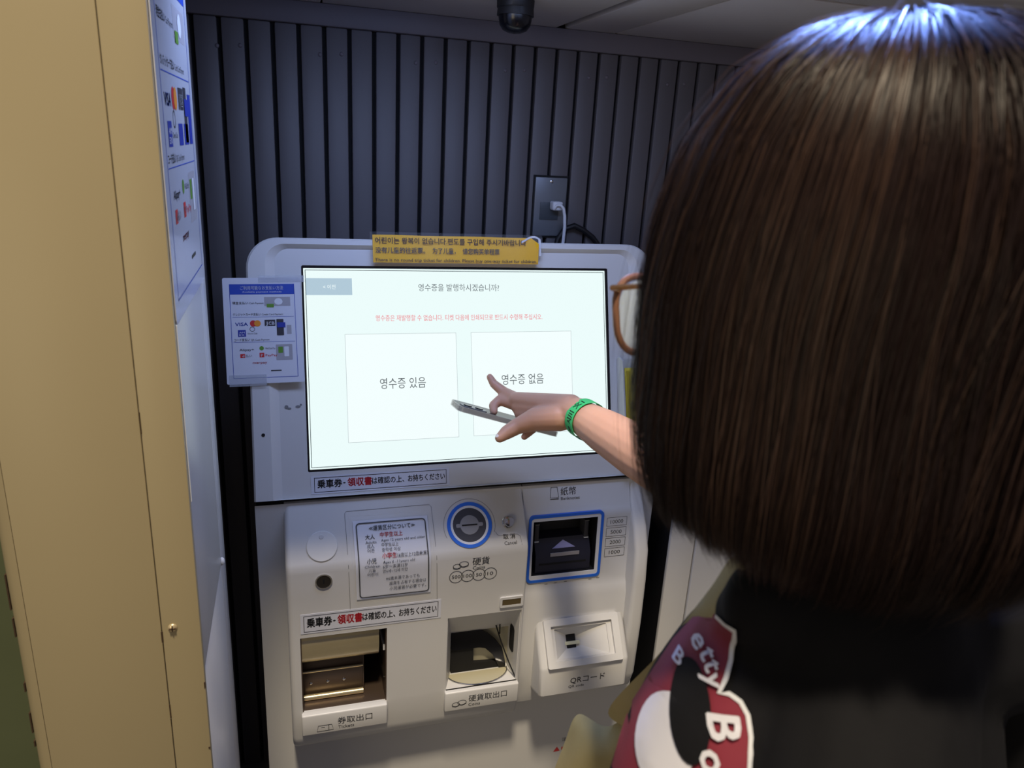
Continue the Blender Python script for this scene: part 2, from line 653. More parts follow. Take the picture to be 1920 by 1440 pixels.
# lit screen
M['screen'] = mat('lit_screen', (8, 8, 8), 0.12, emit=1.0, emit_rgb=(236, 252, 251))
M['s_dark'] = mat('screen_dark_grey', (5, 5, 5), 0.3, emit=1.0, emit_rgb=(92, 100, 104))
M['s_red'] = mat('screen_red', (5, 5, 5), 0.3, emit=1.0, emit_rgb=(236, 118, 126))
M['s_line'] = mat('screen_pale_line', (5, 5, 5), 0.3, emit=1.0, emit_rgb=(188, 200, 202))
M['s_btn'] = mat('screen_grey_blue', (5, 5, 5), 0.3, emit=1.0, emit_rgb=(176, 200, 214))
M['s_white'] = mat('screen_white', (5, 5, 5), 0.3, emit=1.0, emit_rgb=(243, 254, 254))
M['s_edge'] = mat('screen_edge_line', (5, 5, 5), 0.3, emit=1.0, emit_rgb=(30, 50, 56))
sc = obj('screen', box(FS, 0.0150, 0.6045, 0.0772, 0.4440, -.0078, -.0045), M['screen'], tm, smooth=False)
FSc = Fr(FS(0, 0, -.0045), FS.u, FS.v, FS.n)
p = Print(FSc, .0003); p.rect(0.0180, 0.1010, 0.3950, 0.4258); p.build('back_button', M['s_btn'], sc)
p = Print(FSc, .0005); p.text('< 이전', 0.049, 0.4065, .0095, .022); p.build('lettering', M['s_white'], sc)
p = Print(FSc, .0003); p.text('영수증을 발행하시겠습니까?', 0.3028, 0.4035, .0155, .158, 'c'); p.build('lettering', M['s_dark'], sc)
p = Print(FSc, .0003); p.text('영수증은 재발행할 수 없습니다. 티켓 다음에 인쇄되므로 반드시 수령해 주십시오.', 0.1424, 0.3475, .0125, .3266); p.build('lettering', M['s_red'], sc)
for (x0, x1, t, tx, a, b) in ((0.0850, 0.2940, '영수증 있음', 0.1894, 0.1223, 0.3232), (0.3228, 0.5290, '영수증 없음', 0.4250, 0.1225, 0.3235)):
    p = Print(FSc, .0002); p.rect(x0, x1, a, b)
    p.build('touch_button', M['s_white'], sc)
    p = Print(FSc, .0004); p.frame(x0, x1, a, b, .0008)
    p.build('outline', M['s_line'], sc)
    p = Print(FSc, .0005); p.text(t, tx, 0.2215, .0225, .0862, 'c'); p.build('lettering', M['s_dark'], sc)
p = Print(FSc, .0003); p.frame(0.0178, 0.6020, 0.0800, 0.4412, .0011); p.build('edge_line', M['s_edge'], sc)

# ---- lower front, left module: one continuous folded cover
PROF = [(1.2640, .9580), (1.2585, .9470), (1.2005, .8690), (1.1975, .8620), (1.1960, .8500), (1.1970, .8000), (1.1985, .7000), (1.2000, .5500),
        (1.2030, .4850), (1.2090, .4640), (1.2220, .4490), (1.2400, .4420), (1.3000, .4380)]
PV = [Vector(q) for q in PROF]
SEG = [0.0]
for a, c in zip(PV, PV[1:]):
    SEG.append(SEG[-1] + (c - a).length)


def FL(x, s, w=0.0):
    """x across, s = arc length down the folded cover, w = outwards"""
    i = 0
    while i < len(SEG) - 2 and s > SEG[i + 1]:
        i += 1
    t = (PV[i + 1] - PV[i]).normalized()
    q = PV[i] + t * (s - SEG[i])
    n_ = Vector((t.y, -t.x))
    if n_.x > 0: n_ = -n_
    return Vector((x, q.x + n_.x * w, q.y + n_.y * w))


def FLy(x, y, w=0.0):
    return FL(x, -y, w)          # same with y upwards (y = -s)


ML, MR = -0.0330, 0.4160
bm = B()
prof = PROF + [(1.318, .438), (1.318, .958)]
q0 = [bm.verts.new(FX(y, z, ML)) for y, z in prof]
q1 = [bm.verts.new(FX(y, z, MR)) for y, z in prof]
k = len(prof)
c0 = bm.faces.new(q0); c1 = bm.faces.new(q1[::-1])
for i in range(k):
    bm.faces.new((q0[i], q1[i], q1[(i + 1) % k], q0[(i + 1) % k]))
bmesh.ops.recalc_face_normals(bm, faces=bm.faces)
el = [e for e in c0.edges if max(v.co.y for v in e.verts) < 1.30]
er = [e for e in c1.edges if max(v.co.y for v in e.verts) < 1.30]
bmesh.ops.bevel(bm, geom=el, offset=0.010, segments=4, affect='EDGES', profile=0.5)
bmesh.ops.bevel(bm, geom=er, offset=0.004, segments=3, affect='EDGES', profile=0.5)
lm = obj('front_cover', bm, M['plastic'], tm)
TK = (-0.0125, 0.1455, 0.5450, 0.7155)
CO = (0.2620, 0.4110, 0.5490, 0.7205)
cut(lm, [box(WORLD, TK[0], TK[1], 1.10, 1.40, TK[2], TK[3]), box(WORLD, CO[0], CO[1], 1.10, 1.40, CO[2], CO[3])])

# coin slot with blue ring
F1 = Fr(FL(0.304, 0.0664, 0), (1, 0, 0), (0, -.598, -.801), (0, -.801, .598))
tdir = (PV[2] - PV[1]).normalized()
F1 = Fr(FL(0.304, 0.0664, 0), (1, 0, 0), (0, -tdir.x, -tdir.y), (0, tdir.y, -tdir.x))
cs_ = obj('coin_slot', ring(F1, circ_pts(0, 0, .0435), circ_pts(0, 0, .0370), -.004, .0022), M['blue'], tm)
tag(cs_, 'blue ring round the coin slot')
obj('pale_ring', ring(F1, circ_pts(0, 0, .0370), circ_pts(0, 0, .0325), -.004, .0012), M['paper'], cs_)
obj('slot_face', plate(F1, circ_pts(0, 0, .0325), -.004, .0006), mat('slot_face_grey', (62, 64, 74), 0.35), cs_)
bm = plate(F1, circ_pts(0, 0, .0185, n=28), .0, .0016, .0004)
add_plate(bm, F1, rr_pts(-.026, .026, -.0035, .0035, .002, 3), .0, .0014)
obj('insert_guide', bm, mat('guide_grey', (150, 152, 160), 0.3, metal=0.3), cs_)
obj('slit', box(F1, -.0150, .0150, -.0013, .0013, .0010, .0022), M['dark'], cs_)
pr = Print(F1, .0005)
pr.loop(circ_pts(0, 0, .0500, n=40, a0=-20, a1=205), .0007, closed=False)
pr.build('engraved_line', M['greyink'], cs_)
# cancel knob
F2 = Fr(FL(0.3795, 0.0673, 0), F1.u, F1.v, F1.n)
bm = plate(F2, circ_pts(0, 0, .0118, n=28), -.002, .003, .001)
kn = obj('cancel_knob', bm, M['chrome'], tm)
bm = B()
add_tube(bm, [F2(0, 0, .003), F2(0, 0, .010), F2(0, 0, .0125), F2(0, 0, .0135)], [.0095, .0105, .0095, .006], 24)
obj('knob_top', bm, M['chrome'], kn)
pr = Print(FLy); pr.text('取 消', 0.3790, -.0985, .0105, .0235, 'c', .01); pr.text('Cancel', 0.3805, -.1100, .0095, .0245, 'c')
pr.build('lettering', M['ink'], tm)
pr = Print(FLy)
pr.loop([(0.3530, -.0830)] + circ_pts(0.3640, -.0860, .009, .006, 6, 190, 270) + [(0.3950, -.0915), (0.4010, -.0950), (0.4030, -.1130)], .0007, closed=False)
pr.build('engraved_line', M['greyink'], tm)
# coin lettering and icon
pr = Print(FLy)
pr.text('硬貨', 0.3055, -.1440, .0180, .0335); pr.text('Coins', 0.3065, -.1545, .0100, .0240)
for (cx, t) in ((0.2748, '500'), (0.2972, '100'), (0.3194, '50'), (0.3416, '10')):
    pr.loop(circ_pts(cx, -.1672, .0126, n=30), .0011)
    pr.text(t, cx, -.1705, .0105, .0165 if len(t) == 3 else .0115, 'c')
pr.loop(circ_pts(0.2760, -.1440, .0075, .0048, 20), .0010); pr.loop(circ_pts(0.2888, -.1405, .0090, .0056, 20), .0010)
pr.loop([(0.2686, -.1450), (0.2690, -.1490), (0.2760, -.1508), (0.2830, -.1480)], .0010, closed=False)
pr.loop([(0.2830, -.1462), (0.2888, -.1480), (0.2976, -.1450), (0.2978, -.1410)], .0010, closed=False)
pr.build('lettering', M['ink'], tm)
# round raised cap and lock
F3 = Fr(FL(0.0310, 0.0815, 0), F1.u, F1.v, F1.n)
cp = obj('round_cap', plate(F3, circ_pts(0, 0, .0275, n=40), -.003, .0028, .0012), M['plastic'], tm)
obj('cap_dimple', plate(F3, circ_pts(-.0005, .0165, .0042, n=14), .0, .0036, .0006), M['plastic2'], cp)
F4 = Fr(FL(0.0320, 0.1469, 0), (1, 0, 0), (0, 0, 1), (0, -1, 0))
lk = obj('key_lock', ring(F4, circ_pts(0, 0, .0150, n=32), circ_pts(0, 0, .0128, n=32), -.003, .0020), M['chrome'], tm)
obj('cylinder_face', plate(F4, circ_pts(0, 0, .0128, n=32), -.003, .0009), mat('lock_steel', (74, 70, 66), 0.3, metal=0.8), lk)
obj('keyhole', box(F4, -.0014, .0014, -.0045, .0045, .0005, .0013), M['dark'], lk)

# fare notice window: etched outline
pr = Print(FLy)
pr.loop([(0.0735 + .003, -.0225), (0.2300, -.0215), (0.2337, -.026)] + [(0.2337 + .0059 * i / 8, -.026 - .185 * i / 8) for i in range(1, 9)], .0008, closed=False)
pr.loop([(0.0765, -.0225), (0.0735, -.026)] + [(0.0735 + .0046 * i / 8, -.026 - .188 * i / 8) for i in range(1, 9)], .0008, closed=False)
pr.build('notice_outline', M['greyink'], tm)

# small data slot
obj('service_slot', box(WORLD, 0.3690, 0.4070, 1.1950, 1.1995, 0.7365, 0.7500), mat('slot_brown', (86, 72, 44), 0.6), tm)
obj('slot_frame', ring(Fr((0, 1.1985, 0), (1, 0, 0), (0, 0, 1), (0, -1, 0)), rr_pts(.3645, .4120, .7320, .7550, .003, 3), rr_pts(.3690, .4070, .7365, .7500, .0005, 3), -.002, .0042), M['plastic'], tm)

# ticket outlet
tk = obj('ticket_outlet', box(WORLD, TK[0] - .002, TK[1] + .002, 1.345, 1.350, TK[2] - .01, TK[3] + .002), M['bronze'], tm)
a, b, c, d = TK
obj('side_liner', box(WORLD, b - .002, b + .001, 1.203, 1.345, c - .01, d), M['bronze'], tk)
obj('side_liner', box(WORLD, a - .001, a + .002, 1.203, 1.345, c - .01, d), M['bronze'], tk)
obj('top_liner', box(WORLD, a, b, 1.203, 1.345, d - .002, d + .001), M['bronze'], tk)
obj('tray', box(WORLD, a, b, 1.207, 1.345, c - .003, c + .002), M['bronze'], tk)
bm = B()
arc = [(1.2045, .7130), (1.2045, .704)] + [(1.230 - .0255 * math.cos(math.radians(x)), .682 + .040 * math.sin(math.radians(x))) for x in range(30, -80, -8)] + [(1.2290, .6400), (1.234, .6420), (1.236, .7130)]
add_plate(bm, FX, arc[::-1], a + .001, b - .014)
obj('flap', bm, M['satin'], tk)
bm = B()
for (z, y) in ((.610, 1.236),):
    add_tube(bm, [(a + .002, y, z), (b - .042, y, z)], .0024, 8)
obj('guide_bar', bm, M['satin'], tk)
obj('inner_plate', box(WORLD, a, b - .042, 1.239, 1.246, c + .002, .700, .001), M['bronze'], tk)
bm = B()
add_tube(bm, [(a + .003, 1.233, c + .0075), (b - .042, 1.233, c + .0075)], .0058, 12)
obj('front_sill', bm, M['satin'], tk)
for x in (0.004, 0.036, 0.067):
    bm = B(); add_ball(bm, (x, 1.2385, .580), .0032, .0018, .0032, u=10, v=6)
    obj('screw', bm, M['chrome'], tk)
obj('side_rail', box(WORLD, b - .0045, b - .0015, 1.220, 1.300, .650, .662), M['paper'], tk)
obj('side_rail', box(WORLD, b - .0045, b - .0015, 1.215, 1.320, .590, .5935), M['metal'], tk)
obj('divider', box(WORLD, b - .042, b - .040, 1.239, 1.345, c, d - .02), M['bronze'], tk)
FW = Fr((0, 1.1995, 0), (1, 0, 0), (0, 0, 1), (0, -1, 0))
lp = obj('outlet_lip', box(WORLD, -0.0150, 0.1462, 1.1905, 1.206, 0.4985, 0.5455, .003, 3), M['plastic'], tk)
FP = Fr((0, 1.1905, 0), (1, 0, 0), (0, 0, 1), (0, -1, 0))
pr = Print(FP, .0004)
pr.text('券取出口', 0.0510, .5180, .0175, .0660); pr.text('Tickets', 0.0520, .5065, .0100, .0300)
pr.loop([(.0125, .5060), (.0150, .5190), (.0400, .5190), (.0430, .5060)], .0012); pr.loop([(.0345, .5060), (.0345, .5185)], .0010, closed=False); pr.loop([(.0205, .5145), (.0270, .5145)], .0010, closed=False)
pr.build('lettering', M['ink'], tk)

# coin tray
ct = obj('coin_tray', box(WORLD, CO[0] - .002, CO[1] + .002, 1.300, 1.304, CO[2] - .004, CO[3] + .002), M['plastic2'], tm)
a, b, c, d = CO
FZ = Fr((0, 0, 0), (1, 0, 0), (0, 1, 0), (0, 0, 1))
obj('side_liner', plate(FZ, [(a - .001, 1.202), (a + .0015, 1.202), (.2805, 1.246), (.2805, 1.30), (a - .001, 1.30)], c, d), M['plastic'], ct)
obj('side_liner', plate(FZ, [(b + .001, 1.202), (b + .001, 1.30), (.4040, 1.30), (.4040, 1.246), (b - .0015, 1.202)], c, d), M['plastic'], ct)
obj('hood', plate(FX, [(1.2018, d + .001), (1.246, .6490), (1.30, .6490), (1.30, d + .001)][::-1], a, b), M['plastic'], ct)
obj('tray_floor', box(WORLD, a, b, 1.203, 1.262, c - .001, c + .0006), M['plastic'], ct)
Fc = Fr((0, 1.246, 0), (1, 0, 0), (0, 0, 1), (0, -1, 0))
obj('cup_back', box(WORLD, .2805, .4040, 1.256, 1.262, c, .6500), mat('cup_beige', (176, 170, 146), 0.4), ct)
fl_ = circ_pts(.3370, 1.2430, .0640, .0405, 24, 180, 360)
obj('cup_floor', plate(FZ, fl_, c + .0006, c + .0014), bpy.data.materials['cup_beige'], ct)
bm = B()
add_tube(bm, [(x, y, c + .0022) for x, y in fl_], .0013, 8)
obj('cup_rim', bm, M['chrome'], ct)
flap = [(.2810, .6488), (.3402, .6500), (.3560, .6410), (.3732, .6234), (.3893, .5999), (.3984, .5611), (.3990, .5450), (.3860, .5480), (.3800, .5650), (.3693, .5858), (.3524, .6040), (.3400, .6070), (.2810, .6088)]
obj('tinted_flap', plate(Fc, flap[::-1], .0, .0030, .0006), M['blackgloss'], ct)
obj('coin_mouth', plate(Fc, [(.2810, .6085), (.3286, .6067), (.3302, .5680), (.3860, .5640), (.3960, .5490), (.2825, .5500)][::-1], -.009, -.001), M['dark'], ct)
bm = B()
add_tube(bm, [(.372, 1.238, .660), (.3850, 1.236, .618), (.3985, 1.222, .580), (.4095, 1.206, .553)], .0014, 8)
add_tube(bm, [(.380, 1.238, .662), (.3805, 1.237, .640)], .0014, 8)
obj('hinge_wire', bm, M['dark'], ct)
Fr_ = Fr((b - .0008, 1.202, 0), (-.0055, .044, 0), (0, 0, 1), (-.044, -.0055, 0))
obj('side_port', plate(Fr_, rr_pts(.020, .042, .598, .660, .008, 5), 0, .0012), M['dark'], ct)
obj('outlet_lip', box(WORLD, 0.2605, 0.4140, 1.1910, 1.206, 0.5030, 0.5490, .003, 3), M['plastic'], ct)
FP2 = Fr((0, 1.1910, 0), (1, 0, 0), (0, 0, 1), (0, -1, 0))
pr = Print(FP2, .0004)
pr.text('硬貨取出口', 0.3090, .5225, .0175, .0800); pr.text('Coins', 0.3090, .5110, .0100, .0240)
pr.loop(circ_pts(0.2830, .5195, .0075, .0046, 20), .0010); pr.loop(circ_pts(0.2955, .5225, .0088, .0053, 20), .0010)
pr.loop([(0.2756, .5185), (0.2760, .5150), (0.2830, .5130), (0.2900, .5160)], .0010, closed=False)
pr.loop([(0.2900, .5170), (0.2960, .5150), (0.3040, .5185), (0.3043, .5225)], .0010, closed=False)
pr.build('lettering', M['ink'], ct)

# printed receipt stickers
def receipt_sticker(Fm, x0, x1, y0, y1, z):
    bm = B()
    n_ = 1
    add_plate(bm, Fm, rr_pts(x0, x1, y0, y1, .0008, 2), -.0002 + z, z + .0004)
    st = obj('receipt_sticker', bm, M['gloss'], tm)
    tag(st, 'white sticker with black and red lettering')
    pr = Print(Fm, z + .0007)
    mx, my = (x1 - x0) * .022, (y1 - y0) * .09
    pr.frame(x0 + mx, x1 - mx, y0 + my, y1 - my, .0010)
    W, h = x1 - x0, (y1 - y0)
    yb = y0 + h * .38
    pr.text('乗車券', x0 + W * .045, yb - h * .02, h * .50, W * .170, bold=.026)
    pr.text('・', x0 + W * .222, yb, h * .40, W * .020)
    pr.text('は確認の上、', x0 + W * .430, yb, h * .42, W * .232, bold=.014)
    pr.text('お持ちください', x0 + W * .690, yb, h * .42, W * .275, bold=.014)
    pr.build('lettering', M['ink'], st)
    pr = Print(Fm, z + .0007)
    pr.text('領収書', x0 + W * .255, yb - h * .02, h * .50, W * .172, bold=.026)
    pr.build('red_lettering', M['redink'], st)
    return st


receipt_sticker(FS, 0.0160, 0.2715, 0.0325, 0.0655, 0.0004)
receipt_sticker(FLy, -0.0110, 0.2480, -.2545, -.2125, 0.0004)

# ---- lower front, right module
bm = plate(FX, [(1.2640, .9580), (1.2475, .9120), (1.2430, .9060), (1.2385, .8990), (1.2370, .8900), (1.2300, .7500), (1.2250, .7380), (1.2190, .7200),
                (1.2150, .6000), (1.2170, .5000), (1.2250, .4700), (1.2450, .4560), (1.3180, .4500), (1.3180, .9580)], 0.4178, 0.6460)
rm = obj('banknote_module', bm, M['plastic'], tm, angle=50)
a_ = math.atan2(.008, .148)
FB = Fr((0, 1.230, .75), (1, 0, 0), (0, math.sin(a_), math.cos(a_)), (0, -math.cos(a_), math.sin(a_)))
cut(rm, [box(FB, 0.4365, 0.5730, .0225, .1415, -.20, .05)])
bm = plate(FX, [(1.2640, .9580), (1.2600, .9420), (1.2400, .9080), (1.2150, .8700), (1.1960, .8250), (1.1900, .7600), (1.1880, .6600), (1.1920, .5300), (1.2050, .4900), (1.2350, .4700), (1.3180, .4600), (1.3180, .9580)], 0.6455, 0.6760)
q = [f for f in bm.faces if len(f.verts) > 6]
er = [e for f in q for e in f.edges if max(v.co.y for v in e.verts) < 1.30]
bmesh.ops.recalc_face_normals(bm, faces=bm.faces)
bmesh.ops.bevel(bm, geom=er, offset=0.009, segments=4, affect='EDGES', profile=0.5)
obj('side_cheek', bm, M['plastic'], tm, angle=50)
bf = obj('banknote_frame', ring(FB, rr_pts(.4266, .5858, .0075, .1545, .010, 6), rr_pts(.4320, .5800, .0135, .1485, .006, 6), -.003, .0026), M['blue'], tm)
tag(bf, 'blue frame round the banknote slot')
obj('pale_frame', ring(FB, rr_pts(.4320, .5800, .0135, .1485, .006, 6), rr_pts(.4365, .5730, .0225, .1415, .001, 6), -.003, .0018), M['paper'], bf)
obj('recess', ring(FB, rr_pts(.4362, .5733, .0222, .1418, .001, 6), rr_pts(.4370, .5725, .0230, .1410, .001, 6), -.050, .0005), M['blackmatte'], bf)
obj('recess_back', box(FB, .4362, .5733, .0222, .1418, -.052, -.050), M['blackmatte'], bf)
FB2 = Fr(FB(0, 0, 0), FB.u, FB.v, FB.n)
bm = B()
add_plate(bm, Fr(FB(.447, 0, 0), FB.v, FB.n, FB.u), [(.024, -.048), (.024, -.006), (.062, -.006), (.092, -.022), (.096, -.048)], 0, .1180)
obj('note_slot_block', bm, mat('dark_blue_black', (34, 34, 48), 0.35), bf)
bm = plate(Fr(FB(0, 0, -.0215), FB.u, FB.v, FB.n), [(.484, .0935), (.530, .0935), (.507, .1010)], .0, .003)
bm.free()
FD = Fr(FB(0, .062, -.006), FB.u, (FB.v * .030 - FB.n * .016), (FB.n * .030 + FB.v * .016))
obj('arrow_mark', plate(FD, [(.4830, .012), (.5330, .012), (.5080, .028)], .0, .0008), mat('arrow_lilac', (142, 142, 186), 0.4), bf)
obj('slot_light', box(FB, .4780, .5400, .0585, .0660, -.0065, -.0048), mat('slot_light_grey', (152, 148, 152), 0.4), bf)
obj('lower_groove', box(FB, .455, .556, .0405, .0445, -.0065, -.0055), M['dark'], bf)
for x in (.4465, .5535):
    obj('note_guide', box(FB, x, x + .009, .0880, .1260, -.045, -.018, .001), mat('guide_dark', (58, 58, 66), 0.4), bf)
    obj('guide_light', box(FB, x, x + .009, .0870, .0890, -.020, -.0165), M['paper'], bf)
    obj('guide_light', box(FB, x, x + .009, .1250, .1265, -.020, -.0165), M['greyink'], bf)
pr = Print(FB, .0006)
for i, t in enumerate(('10000', '5000', '2000', '1000')):
    y0 = .1170 - .0229 * i
    pr.frame(.5935, .6380, y0, y0 + .0195, .0008, n=1)
    pr.text(t, .6158, y0 + .0055, .0120, .028 if len(t) == 5 else .0245, 'c')
pr.build('lettering', M['ink'], tm)
FT = Fr((0, 1.2558, .9350), (1, 0, 0), (0, .0165, .046), (0, -.046, .0165))
pr = Print(FT, .0006)
pr.text('紙幣', .4960, .0015, .0175, .0330); pr.text('Banknotes', .4960, -.0090, .0090, .0400)
pr.loop([(.4760, .0175), (.4890, .0175), (.4915, -.0030), (.4735, -.0030)], .0011); pr.loop([(.4735, -.0060), (.4915, -.0060)], .0018, closed=False)
pr.build('lettering', M['ink'], tm)
pr = Print(FB, .0006)
for (x, y) in ((.470, .001), (.49, .0015), (.512, .002), (.566, .0015), (.583, .003)):
    pr.poly(circ_pts(x, y, .004, .0007, 8))
tag(pr.build('scuff_mark', M['greyink'], tm), kind='stuff')

# code reader: wedge, framed funnel and capsule window
dq = Vector((0, .053, .077)).normalized()
FQ = Fr((0, 1.165, .595), (1, 0, 0), dq, (0, -dq.z, dq.y))
bm = plate(FX, [(1.2300, .7480), (1.2240, .7200), (1.2180, .6720), (1.1665, .5970), (1.1640, .5910), (1.1640, .5300), (1.1700, .5220), (1.2300, .5000), (1.2700, .5000), (1.2700, .7480)], 0.4490, 0.6440)
bmesh.ops.recalc_face_normals(bm, faces=bm.faces)
q = [f for f in bm.faces if len(f.verts) > 6]
er = [e for f in q for e in f.edges if max(v.co.y for v in e.verts) < 1.235]
bmesh.ops.bevel(bm, geom=er, offset=0.010, segments=4, affect='EDGES', profile=0.5)
qr = obj('code_reader', bm, M['plastic'], tm, angle=40)
cut(qr, [box(FQ, 0.4720, 0.6190, .0065, .0860, -.030, .05)])
obj('reader_frame', ring(FQ, rr_pts(.4640, .6270, -.0010, .0940, .004, 5), rr_pts(.4780, .6120, .0115, .0800, .002, 5), -.010, .0075), M['plastic'], qr)
obj('inner_frame', ring(FQ, rr_pts(.4770, .6130, .0105, .0810, .002, 5), rr_pts(.4870, .6020, .0150, .0740, .002, 5), -.012, .0), M['plastic'], qr)
bm = B()
o_ = [(.4860, .0140), (.6030, .0140), (.6030, .0750), (.4860, .0750)]
i_ = [(.5230, .0370), (.5440, .0370), (.5440, .0560), (.5230, .0560)]
A = [bm.verts.new(FQ(x, y, -.002)) for x, y in o_]
C = [bm.verts.new(FQ(x, y, -.024)) for x, y in i_]
for i in range(4):
    bm.faces.new((A[i], A[(i + 1) % 4], C[(i + 1) % 4], C[i]))
bm.faces.new(C)
obj('funnel', bm, M['plastic'], qr, smooth=False)
obj('scan_window', plate(FQ, rr_pts(.5170, .5370, .0240, .0690, .0099, 8), -.024, -.0195), M['dark'], qr)
obj('window_bar', box(FQ, .5130, .5450, .0390, .0460, -.021, -.0165, .001), mat('bar_cream', (226, 222, 186), 0.4), qr)
FP3 = Fr((0, 1.1640, 0), (1, 0, 0), (0, 0, 1), (0, -1, 0))
pr = Print(FP3, .0006)
pr.text('QRコード', .5150, .5530, .0185, .0760); pr.text('QR code', .5120, .5420, .0085, .0340)
pr.build('lettering', M['ink'], qr)
# lower body details
pr = Print(Fr((0, 1.262, 0), (1, 0, 0), (0, 0, 1), (0, -1, 0)), .0005)
pr.poly([(.533, .279), (.549, .279), (.541, .292)]); pr.rect(.552, .580, .281, .289)
pr.build('warning_mark', mat('red_mark', (196, 60, 60), 0.5), tm)
pr = Print(Fr((0, 1.262, 0), (1, 0, 0), (0, 0, 1), (0, -1, 0)), .0005)
pr.text('注意', .552, .306, .011, .022)
pr.build('lettering', M['ink'], tm)

# ------------------------------------------------------------------ signs on the machine and the partition
def payment_sheet(name, F, W, H, label, cat, big):
    """laminated sheet listing payment methods; F has its origin at the lower left corner"""
    t = obj(name, plate(F, rr_pts(0, W, 0, H, W * .02, 3), 0, .0012), M['gloss'])
    tag(t, label, cat)
    k = W / 131.0
    X = lambda a: a * k
    Y = lambda a: H - a * k
    p = Print(F, .0015); p.poly(rr_pts(X(11), X(120), Y(29), Y(11), X(2), 4, (0, 0, 1, 1)))
    p.frame(X(11), X(120), Y(176), Y(11), X(.8)); 
    for y in (69, 113):
        p.rect(X(14), X(117), Y(y), Y(y - .5))
    p.build('blue_border', M['blueink'], t)
    p = Print(F, .0018)
    p.text('ご利用可能なお支払い方法', X(65), Y(20.5), X(7.4), X(72), 'c', .01); p.text('Available payment methods', X(65), Y(26), X(4), X(66), 'c')
    p.build('white_lettering', M['paper'], t)
    p = Print(F, .0015)
    p.text('現金支払い', X(15), Y(46), X(5.4), X(26), bold=.01); p.text('Cash Payment', X(43), Y(46), X(4.6), X(24))
    p.text('クレジットカード支払い', X(15), Y(66), X(5.4), X(46), bold=.01); p.text('Credit Card Payment', X(63), Y(66), X(4.6), X(36))
    p.text('コード支払い', X(15), Y(110.5), X(5.4), X(26), bold=.01); p.text('QR Code Payment', X(43), Y(110.5), X(4.6), X(31))
    p.text('WeChat Pay', X(66), Y(126), X(4.6), X(17)); p.text('Alipay+', X(23), Y(128), X(6), X(24), bold=.008)
    p.text('払い', X(33), Y(139), X(6), X(10)); p.text('Diners Club', X(38), Y(99), X(4), X(16))
    p.rect(X(74), X(92), Y(165), Y(163)); p.loop(circ_pts(X(46), Y(90), X(4), n=14), X(.8))
    p.build('lettering', M['ink'], t)
    p = Print(F, .0015)
    p.text('VISA', X(18), Y(84), X(8.5), X(21), bold=.02)
    p.build('blue_lettering', M['blueink'], t)
    p = Print(F, .0015)
    p.rect(X(22), X(35), Y(103), Y(91)); p.rect(X(88), X(102), Y(88), Y(79), .0006)
    if big: 
        p.rect(X(82), X(100), Y(103), Y(92)); p.rect(X(60), X(76), Y(103), Y(92)); p.rect(X(104), X(117), Y(103), Y(76))
    p.build_each('blue_logo', mat('logo_blue', (34, 52, 150), .5), t)
    p = Print(F, .0018)
    p.text('AM', X(24), Y(97), X(4.4), X(9)); p.text('EX', X(24), Y(101.5), X(4.4), X(9))
    p.build('logo_lettering', M['paper'], t)
    p = Print(F, .0015); p.poly(circ_pts(X(48), Y(80), X(5.6), n=20)); p.rect(X(24), X(32), Y(140), Y(133)); p.rect(X(56), X(64), Y(140), Y(132))
    p.build_each('red_logo', mat('logo_red', (196, 40, 44), .5), t)
    p = Print(F, .0015); p.text('merpay', X(44), Y(151), X(6), X(24), bold=.012)
    p.build('red_lettering', M['redink'], t)
    p = Print(F, .0017); p.text('d', X(33) - X(6), Y(139), X(6), X(3.5), bold=.02); p.text('P', X(58.5), Y(138.5), X(6), X(3.4), bold=.02)
    p.build('logo_lettering', M['paper'], t)
    p = Print(F, .0016); p.text('PayPay', X(66), Y(138.5), X(5.6), X(20)); p.build('red_lettering', M['redink'], t)
    p = Print(F, .0017); p.poly(circ_pts(X(55), Y(80), X(5.6), n=20)); p.build_each('orange_logo', mat('logo_orange', (226, 142, 40), .5), t)
    p = Print(F, .0015); p.rect(X(67), X(85), Y(85), Y(74)); p.poly(rr_pts(X(87), X(99), Y(102), Y(73), X(1), 2))
    p.build_each('dark_logo', mat('logo_dark', (52, 50, 58), .5), t)
    p = Print(F, .0017)
    p.text('J', X(69), Y(83), X(8), X(3), bold=.03); p.text('C', X(74), Y(83), X(8), X(4), bold=.03); p.text('B', X(79.5), Y(83), X(8), X(4), bold=.03)
    p.build('logo_lettering', M['paper'], t)
    p = Print(F, .0015); p.poly(circ_pts(X(60), Y(124), X(3.8), n=16)); p.rect(X(72), X(84), Y(52), Y(46), .0004); p.rect(X(88), X(96), Y(133), Y(122))
    p.build_each('green_logo', mat('logo_green', (92, 140, 44), .5), t)
    p = Print(F, .0013); p.rect(X(68), X(112), Y(50), Y(34)); p.poly(rr_pts(X(84), X(112), Y(146), Y(118), X(1), 2)); p.rect(X(104), X(112), Y(100), Y(84))
    p.build_each('pale_picture', mat('picture_grey', (160, 158, 164), .5), t)
    p = Print(F, .0017); p.poly(circ_pts(X(92), Y(42), X(7), X(6), 16)); p.poly(rr_pts(X(98), X(106), Y(140), Y(122), X(1), 2))
    p.build_each('white_picture', M['paper'], t)
    return t


